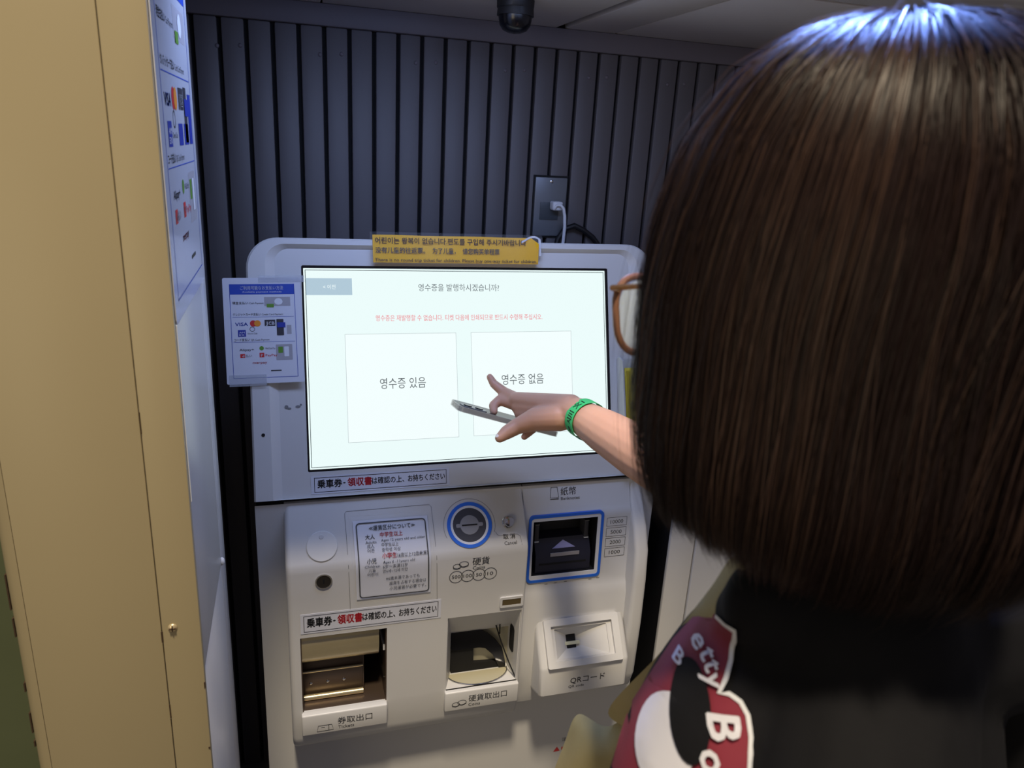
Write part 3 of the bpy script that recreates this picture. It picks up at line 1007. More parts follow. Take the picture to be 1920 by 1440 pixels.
FC = Fr(FS(-0.1195, 0.2368, 0.0125), FS(1, .012, 0) - FS(0, 0, 0), FS(-.012, 1, 0) - FS(0, 0, 0), FS.n)
card = payment_sheet('payment_card', FC, .1310, .1860, 'small laminated payment card taped beside the lit screen', 'notice', False)
bm = plate(FC, [(.004, -.004), (.066, -.004), (.066, .016), (.004, .016)], .0016, .0019)
obj('tape', bm, M['tape'], card)
bm = plate(FC, [(.060, .178), (.138, .178), (.138, .190), (.060, .190)], .0016, .0019)
obj('tape', bm, M['tape'], card)
FPp = Fr((-0.1186, 0.8060, 1.4020), (0, 1, 0), (0, 0, 1), (1, 0, 0))
poster = payment_sheet('payment_poster', FPp, .2750, .3900, 'large payment poster on the white side of the beige partition', 'poster', True)
obj('edge_film', box(FPp, -.0006, .0020, -.20, .0, 0, .0010), M['paper'], poster)

# yellow fare sign standing on the top edge of the screen
ys = None
bm = B()
g = []
NX = 24
for i in range(NX + 1):
    u = .1395 + .3190 * i / NX
    curl = max(0, (u - .425) / .034) ** 2 * .010
    top = .5045 - (0 if u < .44 else (u - .44) ** 2 * 45)
    g.append([bm.verts.new(FS(u, v, .0110 + .0015 * math.sin(i * .55) * (v - .4537) / .05 + curl * (v - .4537) / .05)) for v in (.4535, .466, .479, .492, top)])
for A, C in zip(g, g[1:]):
    for k in range(4):
        bm.faces.new((A[k], C[k], C[k + 1], A[k + 1]))
ys = obj('yellow_sign', bm, M['yellow'])
tag(ys, 'yellow fare notice for children stuck along the top edge of the screen', 'sign')
FYS = Fr(FS(0, 0, .0130), FS.u, FS.v, FS.n)
p = Print(FYS, .0006)
p.text('어린이는 왕복이 없습니다.편도를 구입해 주시기바랍니다', .1440, .4890, .0130, .2900, bold=.012)
p.text('There is no round trip ticket for children. Please buy one-way ticket for children.', .1430, .4555, .0085, .3120, bold=.006)
p.build('lettering', M['yellowink'], ys)
p = Print(FYS, .0006)
p.text('没有儿童的往返票。', .1440, .4715, .0120, .0920, bold=.014); p.text('为了儿童，', .2500, .4715, .0120, .0440, bold=.014); p.text('请您购买单程票', .3080, .4715, .0120, .0720, bold=.014)
p.build('grey_lettering', mat('grey_sign_ink', (104, 92, 74), .6), ys)
bm = B()
gl_ = [[bm.verts.new(FS(.424 + .041 * i / 10, .497 + .0115 * math.sin(math.pi * (i / 10) ** 1.2 * .85) + d, .0165 - .006 * i / 10)) for i in range(11)] for d in (0, -.004)]
for i in range(10):
    bm.faces.new((gl_[0][i], gl_[0][i + 1], gl_[1][i + 1], gl_[1][i]))
add_box(bm, FS, .4605, .4650, .470, .501, .0102, .0112)
obj('curled_tape', bm, M['paper'], ys)
obj('film', plate(FS, rr_pts(.134, .466, .4500, .5090, .002, 3), .0165, .0167), M['clear'], ys)

# fare notice card in its window on the cover
def bowed(x0, x1, s0, s1, w_, nseg=12):
    bm_ = B()
    rows = []
    for i in range(nseg + 1):
        s_ = s0 + (s1 - s0) * i / nseg
        rows.append([bm_.verts.new(FL(x, s_, w_)) for x in (x0 + .0035 * i / nseg, x1 + .002 * i / nseg)] + [bm_.verts.new(FL(x, s_, w_ + .0008)) for x in (x1 + .002 * i / nseg, x0 + .0035 * i / nseg)])
    for A, C in zip(rows, rows[1:]):
        for k in range(4):
            bm_.faces.new((A[k], A[(k + 1) % 4], C[(k + 1) % 4], C[k]))
    bm_.faces.new(rows[0]); bm_.faces.new(rows[-1][::-1])
    return bm_


fn = obj('fare_notice', bowed(.0865, .2245, .0415, .1930, .0012), M['gloss'])
tag(fn, 'white fare class card with black border beside the coin slot', 'notice')
obj('film', bowed(.0800, .2300, .0340, .2000, .0048), M['clear'], fn)
dx = lambda s_: .0035 * (s_ - .0415) / .15
p = Print(FLy, .0034)
def card_outline():
    pts = rr_pts(.0925, .2190, -.1885, -.0470, .006, 5)
    out = []
    for i in range(len(pts)):
        a, b = Vector(pts[i]), Vector(pts[(i + 1) % len(pts)])
        k_ = 8 if (b - a).length > .05 else 1
        out += [tuple(a + (b - a) * j / k_) for j in range(k_)]
    return [(x + dx(-y), y) for x, y in out]
p.loop(card_outline(), .0022)
def T(t, x, s_, h, wd, al='l', b=.0):
    p.text(t, x + dx(s_), -s_, h, wd, al, b)
T('≪運賃区分について≫', .157, .0610, .0100, .084, 'c', .012)
T('大人', .1070, .0765, .0098, .0170, 'l', .012); T('Adults', .1065, .0850, .0072, .0200); T('成人', .1090, .0925, .0078, .0130); T('어른', .1090, .1005, .0078, .0130)
T('小児', .1070, .1190, .0098, .0170, 'l', .012); T('Children', .1025, .1275, .0072, .0270); T('儿童', .1090, .1355, .0078, .0130); T('어린이', .1065, .1440, .0078, .0195)
T('Ages 12 years old and older', .1350, .0830, .0068, .0810); T('中学生以上', .1350, .0920, .0078, .0310); T('중학생 이상', .1350, .1010, .0078, .0340)
T('（6歳以上12歳未満）', .1620, .1125, .0078, .0560); T('Ages 6 -11years old', .1355, .1215, .0068, .0580); T('6岁～未满12岁', .1350, .1305, .0078, .0450); T('만6세~12세 미만', .1350, .1395, .0078, .0450)
T('※6歳未満であっても', .1400, .1560, .0085, .0620); T('座席を占有する場合は', .1460, .1670, .0085, .0680); T('小児運賃が必要です。', .1460, .1780, .0085, .0680)
p.build('lettering', M['ink'], fn)
p = Print(FLy, .0034)
T('中学生以上', .1340, .0740, .0100, .0410, 'l', .014); T('小学生', .1350, .1120, .0100, .0260, 'l', .014)
p.build('red_lettering', M['redink'], fn)

# leaflet box on the right of the screen
FLb = Fr(FS(.6240, .0500, .0), FS.u, FS.v, FS.n)
lb = obj('leaflet_box', plate(Fr(FLb(0, 0, 0), FLb.v, FLb.n, FLb.u), [(0, .0), (.214, .0), (.219, .012), (.210, .030), (0, .038)], 0, .003), M['plastic2'])
tag(lb, 'pale box of yellow leaflets fixed beside the monitor', 'leaflet box')
obj('side_plate', box(FLb, .0685, .0710, 0, .214, 0, .030), M['plastic2'], lb)
obj('back_plate', box(FLb, .003, .0685, 0, .214, .0005, .0025), M['plastic2'], lb)
obj('leaflet', box(FLb, .0045, .0670, .004, .196, .004, .034, .001), mat('leaflet_yellow', (216, 196, 60), .45, noise=.15, scale=30), lb)
obj('leaflet_band', box(FLb, .0045, .0120, .004, .190, .0345, .0365), mat('leaflet_dark_yellow', (178, 160, 34), .5), lb)

# ------------------------------------------------------------------ wall outlet, plug, black cable, camera
ot = obj('wall_outlet', box(WORLD, .5300, .6060, 1.656, 1.664, 1.398, 1.529, .002), mat('outlet_grey', (120, 124, 130), .4, metal=.4))
tag(ot, 'grey metal socket plate on the slatted wall above the machine', 'socket')
obj('cover_edge', box(WORLD, .5265, .6095, 1.660, 1.665, 1.394, 1.533), M['dark'], ot)
obj('socket_insert', box(WORLD, .5440, .5880, 1.6535, 1.657, 1.435, 1.474, .001), mat('socket_dark', (66, 72, 78), .4), ot)
bm = B(); add_ball(bm, (.568, 1.6555, 1.520), .004, .0015, .004, u=10, v=6); obj('screw', bm, M['chrome'], ot)
pg = empty('power_plug', (.578, 1.645, 1.462))
tag(pg, 'white plug with a drooping cord in the wall socket', 'plug')
obj('plug_body', box(WORLD, .566, .590, 1.628, 1.6545, 1.458, 1.478, .004, 3), M['paper'], pg)
bm = B()
cp_ = [(.570, 1.630, 1.462), (.5745, 1.626, 1.4705), (.582, 1.622, 1.471), (.5885, 1.620, 1.464), (.592, 1.619, 1.448), (.5935, 1.618, 1.425), (.5925, 1.617, 1.395), (.590, 1.618, 1.36), (.588, 1.62, 1.32)]
add_tube(bm, cp_, .0036, 10)
obj('cord', bm, M['paper'], pg)
bm = B()
pts = [(.585, 1.652, 1.355), (.592, 1.652, 1.392), (.606, 1.650, 1.416), (.628, 1.648, 1.424), (.652, 1.648, 1.414), (.676, 1.648, 1.398), (.698, 1.65, 1.375), (.71, 1.65, 1.33)]
add_tube(bm, pts, .0065, 10)
bk = obj('black_cable', bm, M['blackmatte'])
tag(bk, 'thick black cable looping up behind the top of the machine', 'cable')

bm = B()
add_tube(bm, [(.3900, 1.40, 1.8385), (.3900, 1.40, 1.826), (.3905, 1.40, 1.8245), (.3905, 1.40, 1.812)], [.0335, .0330, .0320, .0330], 32)
dc = obj('dome_camera', bm, M['blackmatte'])
tag(dc, 'black dome camera hanging from the niche ceiling', 'camera')
bm = B()
add_tube(bm, [(.3905, 1.40, 1.813), (.3905, 1.40, 1.807), (.3905, 1.40, 1.797), (.3905, 1.40, 1.789), (.3905, 1.40, 1.785), (.3905, 1.40, 1.784)], [.0300, .0295, .0275, .0215, .012, .003], 32)
obj('dome', bm, M['blackgloss'], dc)

# ------------------------------------------------------------------ the customer
M['skin'] = mat('skin', (206, 158, 132), 0.48, noise=0.08, scale=30, sss=0.15, spec=0.4)
M['shirt'] = mat('black_cotton', (17, 17, 21), 0.85, noise=0.25, scale=90, bump=0.15, spec=0.2)
M['trouser'] = mat('dark_denim', (40, 44, 58), 0.85, noise=0.2, scale=120)
M['shoe'] = mat('white_shoe', (190, 188, 184), 0.6)
M['hairbase'] = mat('hair_under_layer', (26, 17, 15), 0.6, spec=0.2)  # dark brown under-layer filling in beneath the strands
M['khaki'] = mat('khaki_cloth', (168, 158, 118), 0.85, noise=0.15, scale=60, bump=0.25, spec=0.2)

HC = Vector((0.279, 0.345, 1.530))
YAW = math.radians(13)
hf = Vector((-math.sin(YAW), math.cos(YAW), 0))
hl = Vector((-math.cos(YAW), -math.sin(YAW), 0))
hu = Vector((0, 0, 1))
PIT = math.radians(14)
ff = hf * math.cos(PIT) - hu * math.sin(PIT)        # where the face points
fu = hu * math.cos(PIT) + hf * math.sin(PIT)


def HD(l, f, u):
    return HC + hl * l + ff * f + fu * u


TF = Vector((-0.5, 0.866, 0)); TL = Vector((-0.866, -0.5, 0))
person = None
# --- body: one surface grown from tapered limbs
bm = B()
ax = (hl, ff, fu)
add_ball(bm, HD(0, -.012, .028), .073, .092, .088, ax, 32, 20)
add_ball(bm, HD(0, .028, -.040), .060, .066, .066, ax, 24, 16)
add_ball(bm, HD(0, .066, -.092), .026, .022, .020, ax)
add_capsule(bm, HD(0, .090, .012), HD(0, .108, -.022), .008, .012)
for s in (-1, 1):
    add_ball(bm, HD(.009 * s, .102, -.026), .008, .009, .007, ax)
    add_ball(bm, HD(.074 * s, -.008, -.008), .008, .020, .031, ax)
    add_ball(bm, HD(.036 * s, .066, -.024), .024, .022, .020, ax)
    add_capsule(bm, HD(.012 * s, .088, .026), HD(.044 * s, .076, .027), .008, .007)
add_ball(bm, HD(0, .088, -.050), .023, .012, .0065, ax)
add_ball(bm, HD(0, .086, -.061), .020, .012, .0075, ax)
C7 = Vector((.318, .288, 1.365))
chain(bm, [HD(0, -.03, -.05), C7 + Vector((-.005, .02, .01)), C7 + Vector((-.01, .03, -.05))], [.056, .054, .070])
SLj, SRj = Vector((.258, .222, 1.274)), Vector((.505, .345, 1.295))
chain(bm, [SLj, Vector((.306, .290, 1.315)), SRj], [.044, .046, .046])
add_ball(bm, (.320, .322, 1.17), .145, .098, .19, (TL, TF, hu), 24, 16)
add_ball(bm, (.312, .318, .95), .140, .100, .15, (TL, TF, hu), 24, 16)
chain(bm, [(.250, .292, .90), (.240, .292, .52), (.205, .29, .09)], [.082, .055, .036])
chain(bm, [(.376, .356, .90), (.386, .37, .52), (.365, .37, .09)], [.082, .055, .036])
for q in ((.205, .29, .045), (.365, .37, .045)):
    q = Vector(q); add_capsule(bm, q - TF * .03, q + TF * .12, .032, .026)
# right arm
EL, WR = Vector((0.4746, 0.7900, 1.1963)), Vector((0.4389, 1.0450, 1.1840))
chain(bm, [SRj, EL, EL.lerp(WR, .35), EL.lerp(WR, .72), WR], [.046, .039, .0385, .034, .0275], 18)
H = {}
def hand(pts, rs):
    chain(bm, [Vector(p) for p in pts], [r * 1.08 for r in rs], 14)
add_capsule(bm, WR + Vector((-.004, 0, .006)), Vector((0.4209, 1.0725, 1.1885)), .026, .023, 16)
hand([(0.4257, 1.0670, 1.1959), (0.3637, 1.1682, 1.1749)], [.019, .0125])
hand([(0.4265, 1.0670, 1.1865), (0.3679, 1.1605, 1.1646)], [.021, .0140])
hand([(0.4233, 1.0670, 1.1811), (0.3716, 1.1517, 1.1559)], [.021, .0140])
hand([(0.4180, 1.0670, 1.1776), (0.3762, 1.1396, 1.1474)], [.020, .0135])
hand([(0.3630, 1.1726, 1.1744), (0.3507, 1.1990, 1.1776), (0.3349, 1.2155, 1.1887), (0.3289, 1.2232, 1.1994)], [.0115, .0092, .0074, .0058])
hand([(0.3641, 1.1682, 1.1670), (0.3411, 1.1902, 1.1671), (0.3271, 1.1836, 1.1601), (0.3250, 1.1704, 1.1531)], [.0120, .0090, .0076, .0064])
hand([(0.3727, 1.1550, 1.1546), (0.3793, 1.1858, 1.1317), (0.3901, 1.1858, 1.1188), (0.3956, 1.1770, 1.1169)], [.0120, .0085, .0078, .0068])
hand([(0.3788, 1.1418, 1.1474), (0.3979, 1.1660, 1.1200), (0.3847, 1.1572, 1.1141), (0.3770, 1.1506, 1.1112)], [.0115, .0078, .0068, .0056])
hand([(0.4088, 1.0670, 1.1771), (0.3765, 1.0956, 1.1651), (0.3492, 1.1066, 1.1498), (0.3303, 1.1033, 1.1407), (0.3172, 1.0978, 1.1341)], [.021, .0185, .0130, .0112, .0078])
# left arm, hanging and bent forward to carry the bag
LE, LW = Vector((.165, .228, 1.02)), Vector((.180, .435, 1.000))
chain(bm, [SLj, LE, LW], [.044, .037, .026])
LP = LW + Vector((.005, .075, -.005))
add_capsule(bm, LW, LP, .025, .024)
for i, (dx_, L) in enumerate(((-.030, .036), (-.012, .042), (.007, .040), (.025, .032))):
    a = LP + Vector((dx_ * .9, .008, 0))
    chain(bm, [a, a + Vector((0, L * .8, -.010)), a + Vector((0, L * .75, -.038)), a + Vector((0, L * .2, -.046))], [.0105, .009, .008, .0065])
chain(bm, [LW + Vector((.022, .03, -.005)), LP + Vector((.040, .0, -.022)), LP + Vector((.030, .022, -.045))], [.013, .010, .007])
me = remesh(bm, .0024, 4, .5)
finish(me, True, 180)
person = link('person', me, None, M['skin'])
person.name = 'person'
tag(person, 'person with a dark brown bob and black printed t-shirt reaching to the screen', 'person')

for s in (-1, 1):
    bm = B(); add_ball(bm, HD(.031 * s, .0805, .008), .0115)
    e = obj('eye', bm, mat('eye_white', (225, 222, 216), .15), person)
    bm = B(); add_ball(bm, HD(.031 * s, .0905, .007), .0052, .0022, .0052, ax)
    obj('iris', bm, mat('iris_brown', (40, 26, 18), .1), e)
bm = B()
add_ball(bm, HD(0, .0965, -.0535), .020, .0045, .0040, ax); add_ball(bm, HD(0, .0955, -.0595), .017, .0045, .0045, ax)
obj('lips', bm, mat('lip_rose', (176, 96, 92), .4), person)
# thumb nail
tn, tb = Vector((0.3172, 1.0978, 1.1341)), Vector((0.3303, 1.1033, 1.1407))
td = (tn - tb).normalized()
bm = B(); add_ball(bm, tn + Vector((-.0035, -.0015, .0048)) - td * .002, .0075, .0040, .0020, (td, td.cross(Vector((-.5, -.3, .8))).normalized(), Vector((-.5, -.3, .8)).normalized()))
obj('thumbnail', bm, mat('pale_nail', (232, 220, 214), .2), person)

# --- clothes
bm = B()
chain(bm, [SLj + Vector((0, 0, .004)), Vector((.306, .281, 1.326)), Vector((.334, .306, 1.330)), SRj], [.055, .058, .062, .066])
chain(bm, [(.296, .286, 1.352), (.338, .308, 1.350)], [.056, .052])
add_ball(bm, (.320, .322, 1.17), .168, .116, .20, (TL, TF, hu), 28, 18)
add_ball(bm, (.314, .320, .95), .158, .118, .17, (TL, TF, hu), 28, 18)
chain(bm, [SLj, Vector((.202, .216, 1.10))], [.056, .066], 18)
chain(bm, [(0.2514, 0.3000, 1.3605), (0.2523, 0.3180, 1.3443)], [.030, .022], 14)
chain(bm, [SRj, SRj.lerp(EL, .52)], [.066, .064], 18)
chain(bm, [SRj, Vector((.535, .325, 1.17)), Vector((.47, .31, 1.02))], [.066, .078, .085], 18)
me = remesh(bm, .0045, 6, .6)
finish(me, True, 180)
shirt = link('t_shirt', me, person, M['shirt'])
bm = B()
cpts = []
for i in range(29):
    an = 2 * math.pi * i / 28
    cpts.append(C7 + Vector((-.003, .024, .012)) + TL * .060 * math.cos(an) + TF * .056 * math.sin(an) + Vector((0, 0, -.012 * math.sin(an))))
add_tube(bm, cpts, .006, 8, cap=False)
obj('collar', bm, M['shirt'], shirt)
bm = B()
add_ball(bm, (.314, .320, .90), .150, .115, .12, (TL, TF, hu), 24, 16)
chain(bm, [(.250, .292, .88), (.240, .292, .52), (.205, .29, .10)], [.092, .068, .056])
chain(bm, [(.376, .356, .88), (.386, .37, .52), (.365, .37, .10)], [.092, .068, .056])
me = remesh(bm, .008, 4, .5)
finish(me, True, 180)
link('trousers', me, person, M['trouser'])
for q in ((.205, .29, .0), (.365, .37, .0)):
    q = Vector(q)
    bm = B()
    add_capsule(bm, q - TF * .035 + Vector((0, 0, .05)), q + TF * .135 + Vector((0, 0, .040)), .046, .040)
    for v in bm.verts:
        v.co.z = max(v.co.z, .0)
    obj('shoe', bm, M['shoe'], person)

# --- print on the left shoulder of the shirt
bvh = BVHTree.FromPolygons([v.co[:] for v in shirt.data.vertices], [tuple(p.vertices) for p in shirt.data.polygons])
PN = Vector((-.52, -.74, .43)).normalized()
PU = Vector((.818, -.575, 0)).normalized()
PW = PN.cross(PU).normalized()
if PW.z < 0: PW = -PW
PO = Vector((.20, .25, 1.31))


def decal(name, prt, material, parent, lift):
    """lay a flat print onto the shirt"""
    bm = B()
    vs = [bm.verts.new(v) for v in prt.v]
    for f in prt.f:
        try: bm.faces.new([vs[i] for i in f])
        except ValueError: pass
    bmesh.ops.triangulate(bm, faces=bm.faces)
    for _ in range(5):
        es = [e for e in bm.edges if e.calc_length() > .006]
        if not es: break
        bmesh.ops.subdivide_edges(bm, edges=es, cuts=1)
        bmesh.ops.triangulate(bm, faces=[f for f in bm.faces if len(f.verts) > 3])
    dead = []
    for v in bm.verts:
        hit, nr, ix, ds = bvh.ray_cast(v.co + PN * .3, -PN)
        if hit is None or nr.dot(PN) < 0.05: dead.append(v)
        else: v.co = hit + nr * lift
    bmesh.ops.delete(bm, geom=dead, context='VERTS')
    me = bpy.data.meshes.new(name)
    bm.to_mesh(me); bm.free()
    finish(me, True, 180)
    return link(name, me, parent, material)


FPr = Fr(PO, PU, PW, PN)
outl = [(-0.0148, 0.0631), (-0.0044, 0.0617), (-0.0036, 0.0560), (-0.0036, 0.0424), (-0.0050, 0.0327), (-0.0072, 0.0252), (-0.0022, 0.0269), (0.0038, 0.0252), (0.0081, 0.0205), (0.0110, 0.0114), (0.0127, -0.0028), (0.0109, -0.0263),
        (-0.0631, -0.0498), (-0.0605, -0.0174), (-0.0509, 0.0075), (-0.0390, 0.0355), (-0.0282, 0.0533)]
p = Print(FPr, 0); p.poly(outl)
dp = decal('shirt_print', p, mat('maroon_print', (122, 34, 52), .75), shirt, .0012)
p = Print(FPr, 0); p.loop(outl[:12], .0024, closed=False)
decal('white_outline', p, M['paper'], shirt, .0020)
M['pw'] = mat('print_white', (206, 206, 216), .7)
p = Print(FPr, 0)
for (t, q, h, r) in (('B', (-0.0345, 0.0288), .0115, -20), ('e', (-0.0261, 0.0429), .0150, -42), ('t', (-0.0199, 0.0391), .0145, -50), ('t', (-0.0165, 0.0353), .0140, -56), ('y', (-0.0152, 0.0306), .0145, -66),
                     ('B', (-0.0109, 0.0134), .0235, -74), ('o', (-0.0115, -0.0029), .0200, -80)):
    p.text(t, q[0], q[1], h, None, 'l', .022, math.radians(r))
decal('print_lettering', p, M['pw'], shirt, .0036)
def oval(q, rx, ry, rot=0.0, k=30):
    c_, s_ = math.cos(rot), math.sin(rot)
    return [(q[0] + rx * math.cos(2 * math.pi * i / k) * c_ - ry * math.sin(2 * math.pi * i / k) * s_, q[1] + rx * math.cos(2 * math.pi * i / k) * s_ + ry * math.sin(2 * math.pi * i / k) * c_) for i in range(k)]
p = Print(FPr, 0); p.poly(oval((-0.0315, -0.0088), .0170, .0240, -.3))
decal('pale_oval', p, M['pw'], shirt, .0024)
p = Print(FPr, 0); p.poly(oval((-0.0201, 0.0109), .0115, .0240, .18))
decal('dark_oval', p, M['shirt'], shirt, .0032)

# --- wristband
WC = EL.lerp(WR, .955)
wd = (WR - EL).normalized()
w1 = wd.cross(Vector((0, 0, 1))).normalized()
w2 = w1.cross(wd).normalized()
WRAD = .0315


def FWb(x, y, z=0.0):
    a = x / WRAD
    return WC + wd * y + (w1 * math.cos(a) + w2 * math.sin(a)) * (WRAD + z)


bm = B()
rows = []
for i in range(41):
    x = 2 * math.pi * WRAD * i / 40
    rows.append([bm.verts.new(FWb(x, y, z)) for y, z in ((-.0120, 0), (-.0120, .0006), (.0120, .0006), (.0120, 0))])
for A, C in zip(rows, rows[1:]):
    for k in range(4):
        bm.faces.new((A[k], A[(k + 1) % 4], C[(k + 1) % 4], C[k]))
bmesh.ops.remove_doubles(bm, verts=bm.verts, dist=1e-6)
wbnd = obj('wristband', bm, mat('green_paper_band', (58, 196, 112), .55, noise=.05, scale=60), person)
view = (Vector((0, 0, 1.6)) - WC).normalized()
a0 = math.atan2(view.dot(w2), view.dot(w1)) * WRAD
pr = Print(lambda x, y, z: FWb(a0 - x, y, z), .0010)
pr.text('시川', -.020, -.0070, .0150, .020, bold=.02)
pr.text('文1', .006, -.0060, .0140, .018, bold=.02)
pr.text('※', -.036, -.0050, .0120, .011, bold=.02)
pr.build('lettering', mat('band_ink', (10, 46, 26), .6), wbnd)

# --- glasses
M['gold'] = mat('gold_metal', (196, 140, 72), .25, metal=.9)
M['brownframe'] = mat('brown_frame', (128, 92, 74), .3)
gl = None
for s in (-1, 1):
    pts2 = rr_pts(-.027, .027, -.026, .024, .019, 6)
    Fg = Fr(HD(.034 * s, .1085, -.006), hl, fu, ff)
    bm = B(); add_tube(bm, [Fg(x, y, -.004 * (x / .03) ** 2) for x, y in pts2 + pts2[:1]], .0024, 8, cap=False)
    if gl is None:
        gl = obj('eyeglasses', bm, M['brownframe'], person)
    else:
        obj('rim', bm, M['brownframe'], gl)
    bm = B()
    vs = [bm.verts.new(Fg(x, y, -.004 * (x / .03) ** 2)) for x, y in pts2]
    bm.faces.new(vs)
    obj('lens', bm, mat('lens_glass', (225, 240, 238), .03, alpha=.42), gl)  # pale half-opaque colour stands in for the screen's glare in the lens
    bm = B(); add_tube(bm, [HD(.060 * s, .104, .010), HD(.068 * s, .098, .011), HD(.074 * s, .05, .010), HD(.078 * s, .0, .008), HD(.074 * s, -.03, -.010)], [.0022, .0020, .0014, .0014, .0014], 8)
    obj('temple', bm, M['gold'], gl)
bm = B(); add_tube(bm, [HD(-.008, .109, .004), HD(0, .112, .006), HD(.008, .109, .004)], .0015, 8)
obj('bridge', bm, M['gold'], gl)

# --- hair: a bob of many thin strands over a closed under-layer
R_SIDE, R_BACK, R_FRONT = .093, .140, .100
HO = HC + hf * (-.006)
PRO = np.array([(0.00, .132), (.22, .1305), (.48, .1235), (.75, .1045), (.94, .073), (1.01, .035), (1.015, -.005), (1.01, -.040), (1.01, -.075), (.97, -.105), (.88, -.127), (.76, -.138)])
pd = np.r_[0, np.cumsum(np.hypot(np.diff(PRO[:, 0]) * .105, np.diff(PRO[:, 1])))]
pd /= pd[-1]


def hair_pos(phi, t, off):
    """phi: 0 = face, pi = back; t along the strand; off = layer offset (m)"""
    rho = np.interp(t, pd, PRO[:, 0])
    z = np.interp(t, pd, PRO[:, 1])
    c, s_ = np.cos(phi), np.sin(phi)
    rf = np.where(c > 0, R_FRONT, R_BACK)
    rad = 1 / np.sqrt((c / rf) ** 2 + (s_ / R_SIDE) ** 2)
    dome = np.clip(z / .14, 0, 1)
    rr_ = rho * rad + off * (1 - dome * .75)
    x = rr_ * s_
    y = rr_ * c - .016 * dome
    zz = z + off * dome
    return x, y, zz


def to_world(x, y, z):
    return (np.array(HO)[None] + x.reshape(-1, 1) * np.array(hl) + y.reshape(-1, 1) * np.array(hf) + z.reshape(-1, 1) * np.array(hu))


def tmax(phi):
    a = np.abs((phi + np.pi) % (2 * np.pi) - np.pi)
    d = np.degrees(a)
    return np.interp(d, [0, 38, 46, 62, 180], [.46, .50, .80, 1.0, 1.0]) * np.interp(d, [0, 120, 150, 180], [1, 1, .975, .97])


verts, faces = [], []
NP, NT = 72, 26
ph = np.linspace(0, 2 * np.pi, NP, endpoint=False)
tt = np.linspace(0.0, 1, NT)
base = []
for j in range(NT):
    T_ = tt[j] * tmax(ph)
    x, y, z = hair_pos(ph, T_, -.012 - .010 * tt[j])
    base.append(to_world(x, y, z))
V = np.vstack(base)
Fc = [(j * NP + i, j * NP + (i + 1) % NP, (j + 1) * NP + (i + 1) % NP, (j + 1) * NP + i) for j in range(NT - 1) for i in range(NP)]
hair = obj_pd('hair', V, Fc, M['hairbase'], person, True, 180)


def strands(N, MP, width, off_lo, off_hi, clumps, seed, fly=False):
    g = np.random.default_rng(seed)
    nc = clumps
    cphi = g.uniform(0, 2 * np.pi, nc)
    cbend = g.normal(0, .10, nc)
    cend = g.normal(-.012, .022, nc)
    coff = g.uniform(-.005, .004, nc)
    cut_ = g.uniform(.93, 1.02, nc)
    cid = g.integers(0, nc, N)
    phi0 = cphi[cid] + g.normal(0, .055, N)
    off = g.uniform(off_lo, off_hi, N) + coff[cid]
    tend = tmax(phi0) * np.clip(cut_[cid] + g.normal(0, .02, N), .6, 1.0)
    t0 = np.where(g.random(N) < .6, 0.0, g.uniform(0, .25, N))
    wav = g.normal(0, .012, N); wph = g.uniform(0, 6.28, N)
    P = np.zeros((N, MP, 3))
    for k in range(MP):
        s = k / (MP - 1)
        t = t0 + (tend - t0) * s
        pull = s ** 1.5
        phi = phi0 * (1 - .35 * pull) + (cphi[cid]) * .35 * pull + cbend[cid] * s + wav * np.sin(wph + s * 5)
        o_ = off + cend[cid] * max(0, s - .55) * .35 + (.002 * np.sin(wph + s * 7))
        if fly:
            o_ = off + .006 * s + .005 * np.sin(wph + s * 6) * s
        x, y, z = hair_pos(phi, t, o_)
        P[:, k] = to_world(x, y, z)
    roll = g.normal(0, .32, N)
    Tn = np.gradient(P, axis=1)
    Tn /= np.linalg.norm(Tn, axis=2, keepdims=True) + 1e-9
    C = np.array(HO) + np.array([0, 0, -.02])
    Nn = P - C[None, None]
    Nn[:, :, 2] *= .4
    Nn -= (Nn * Tn).sum(2, keepdims=True) * Tn
    Nn /= np.linalg.norm(Nn, axis=2, keepdims=True) + 1e-9
    Bn = np.cross(Tn, Nn)
    Sd = Bn * np.cos(roll)[:, None, None] + Nn * np.sin(roll)[:, None, None]
    prof = np.interp(np.linspace(0, 1, MP), [0, .1, .8, 1], [.5, 1, .9, .15])[None, :, None]
    wdt = (width * g.uniform(.6, 1.4, N))[:, None, None] * prof
    A = P - Sd * wdt
    Bq = P + Sd * wdt
    V = np.stack([A, Bq], axis=2).reshape(-1, 3)
    idx = np.arange(N * MP).reshape(N, MP)
    a = idx[:, :-1].ravel() * 2
    b = idx[:, 1:].ravel() * 2
    Fq = np.stack([a, a + 1, b + 1, b], 1)
    return V, Fq


def quad_mesh(name, V, Fq, material, parent):
    me = bpy.data.meshes.new(name)
    me.vertices.add(len(V)); me.vertices.foreach_set('co', V.astype(np.float32).ravel())
    me.loops.add(len(Fq) * 4); me.loops.foreach_set('vertex_index', Fq.astype(np.int32).ravel())
    me.polygons.add(len(Fq)); me.polygons.foreach_set('loop_start', np.arange(0, len(Fq) * 4, 4, dtype=np.int32))
    me.update(calc_edges=True)
    me.polygons.foreach_set('use_smooth', [True] * len(Fq))
    return link(name, me, parent, material)


def hair_mat(name, c1, c2, rough, spec):
    Mh = mat(name, c1, rough, spec=spec, noise=.6, scale=30, stretch=(1, 1, .12), rgb2=c2)
    Mh.node_tree.nodes['Principled BSDF'].inputs['Anisotropic'].default_value = .6
    return Mh


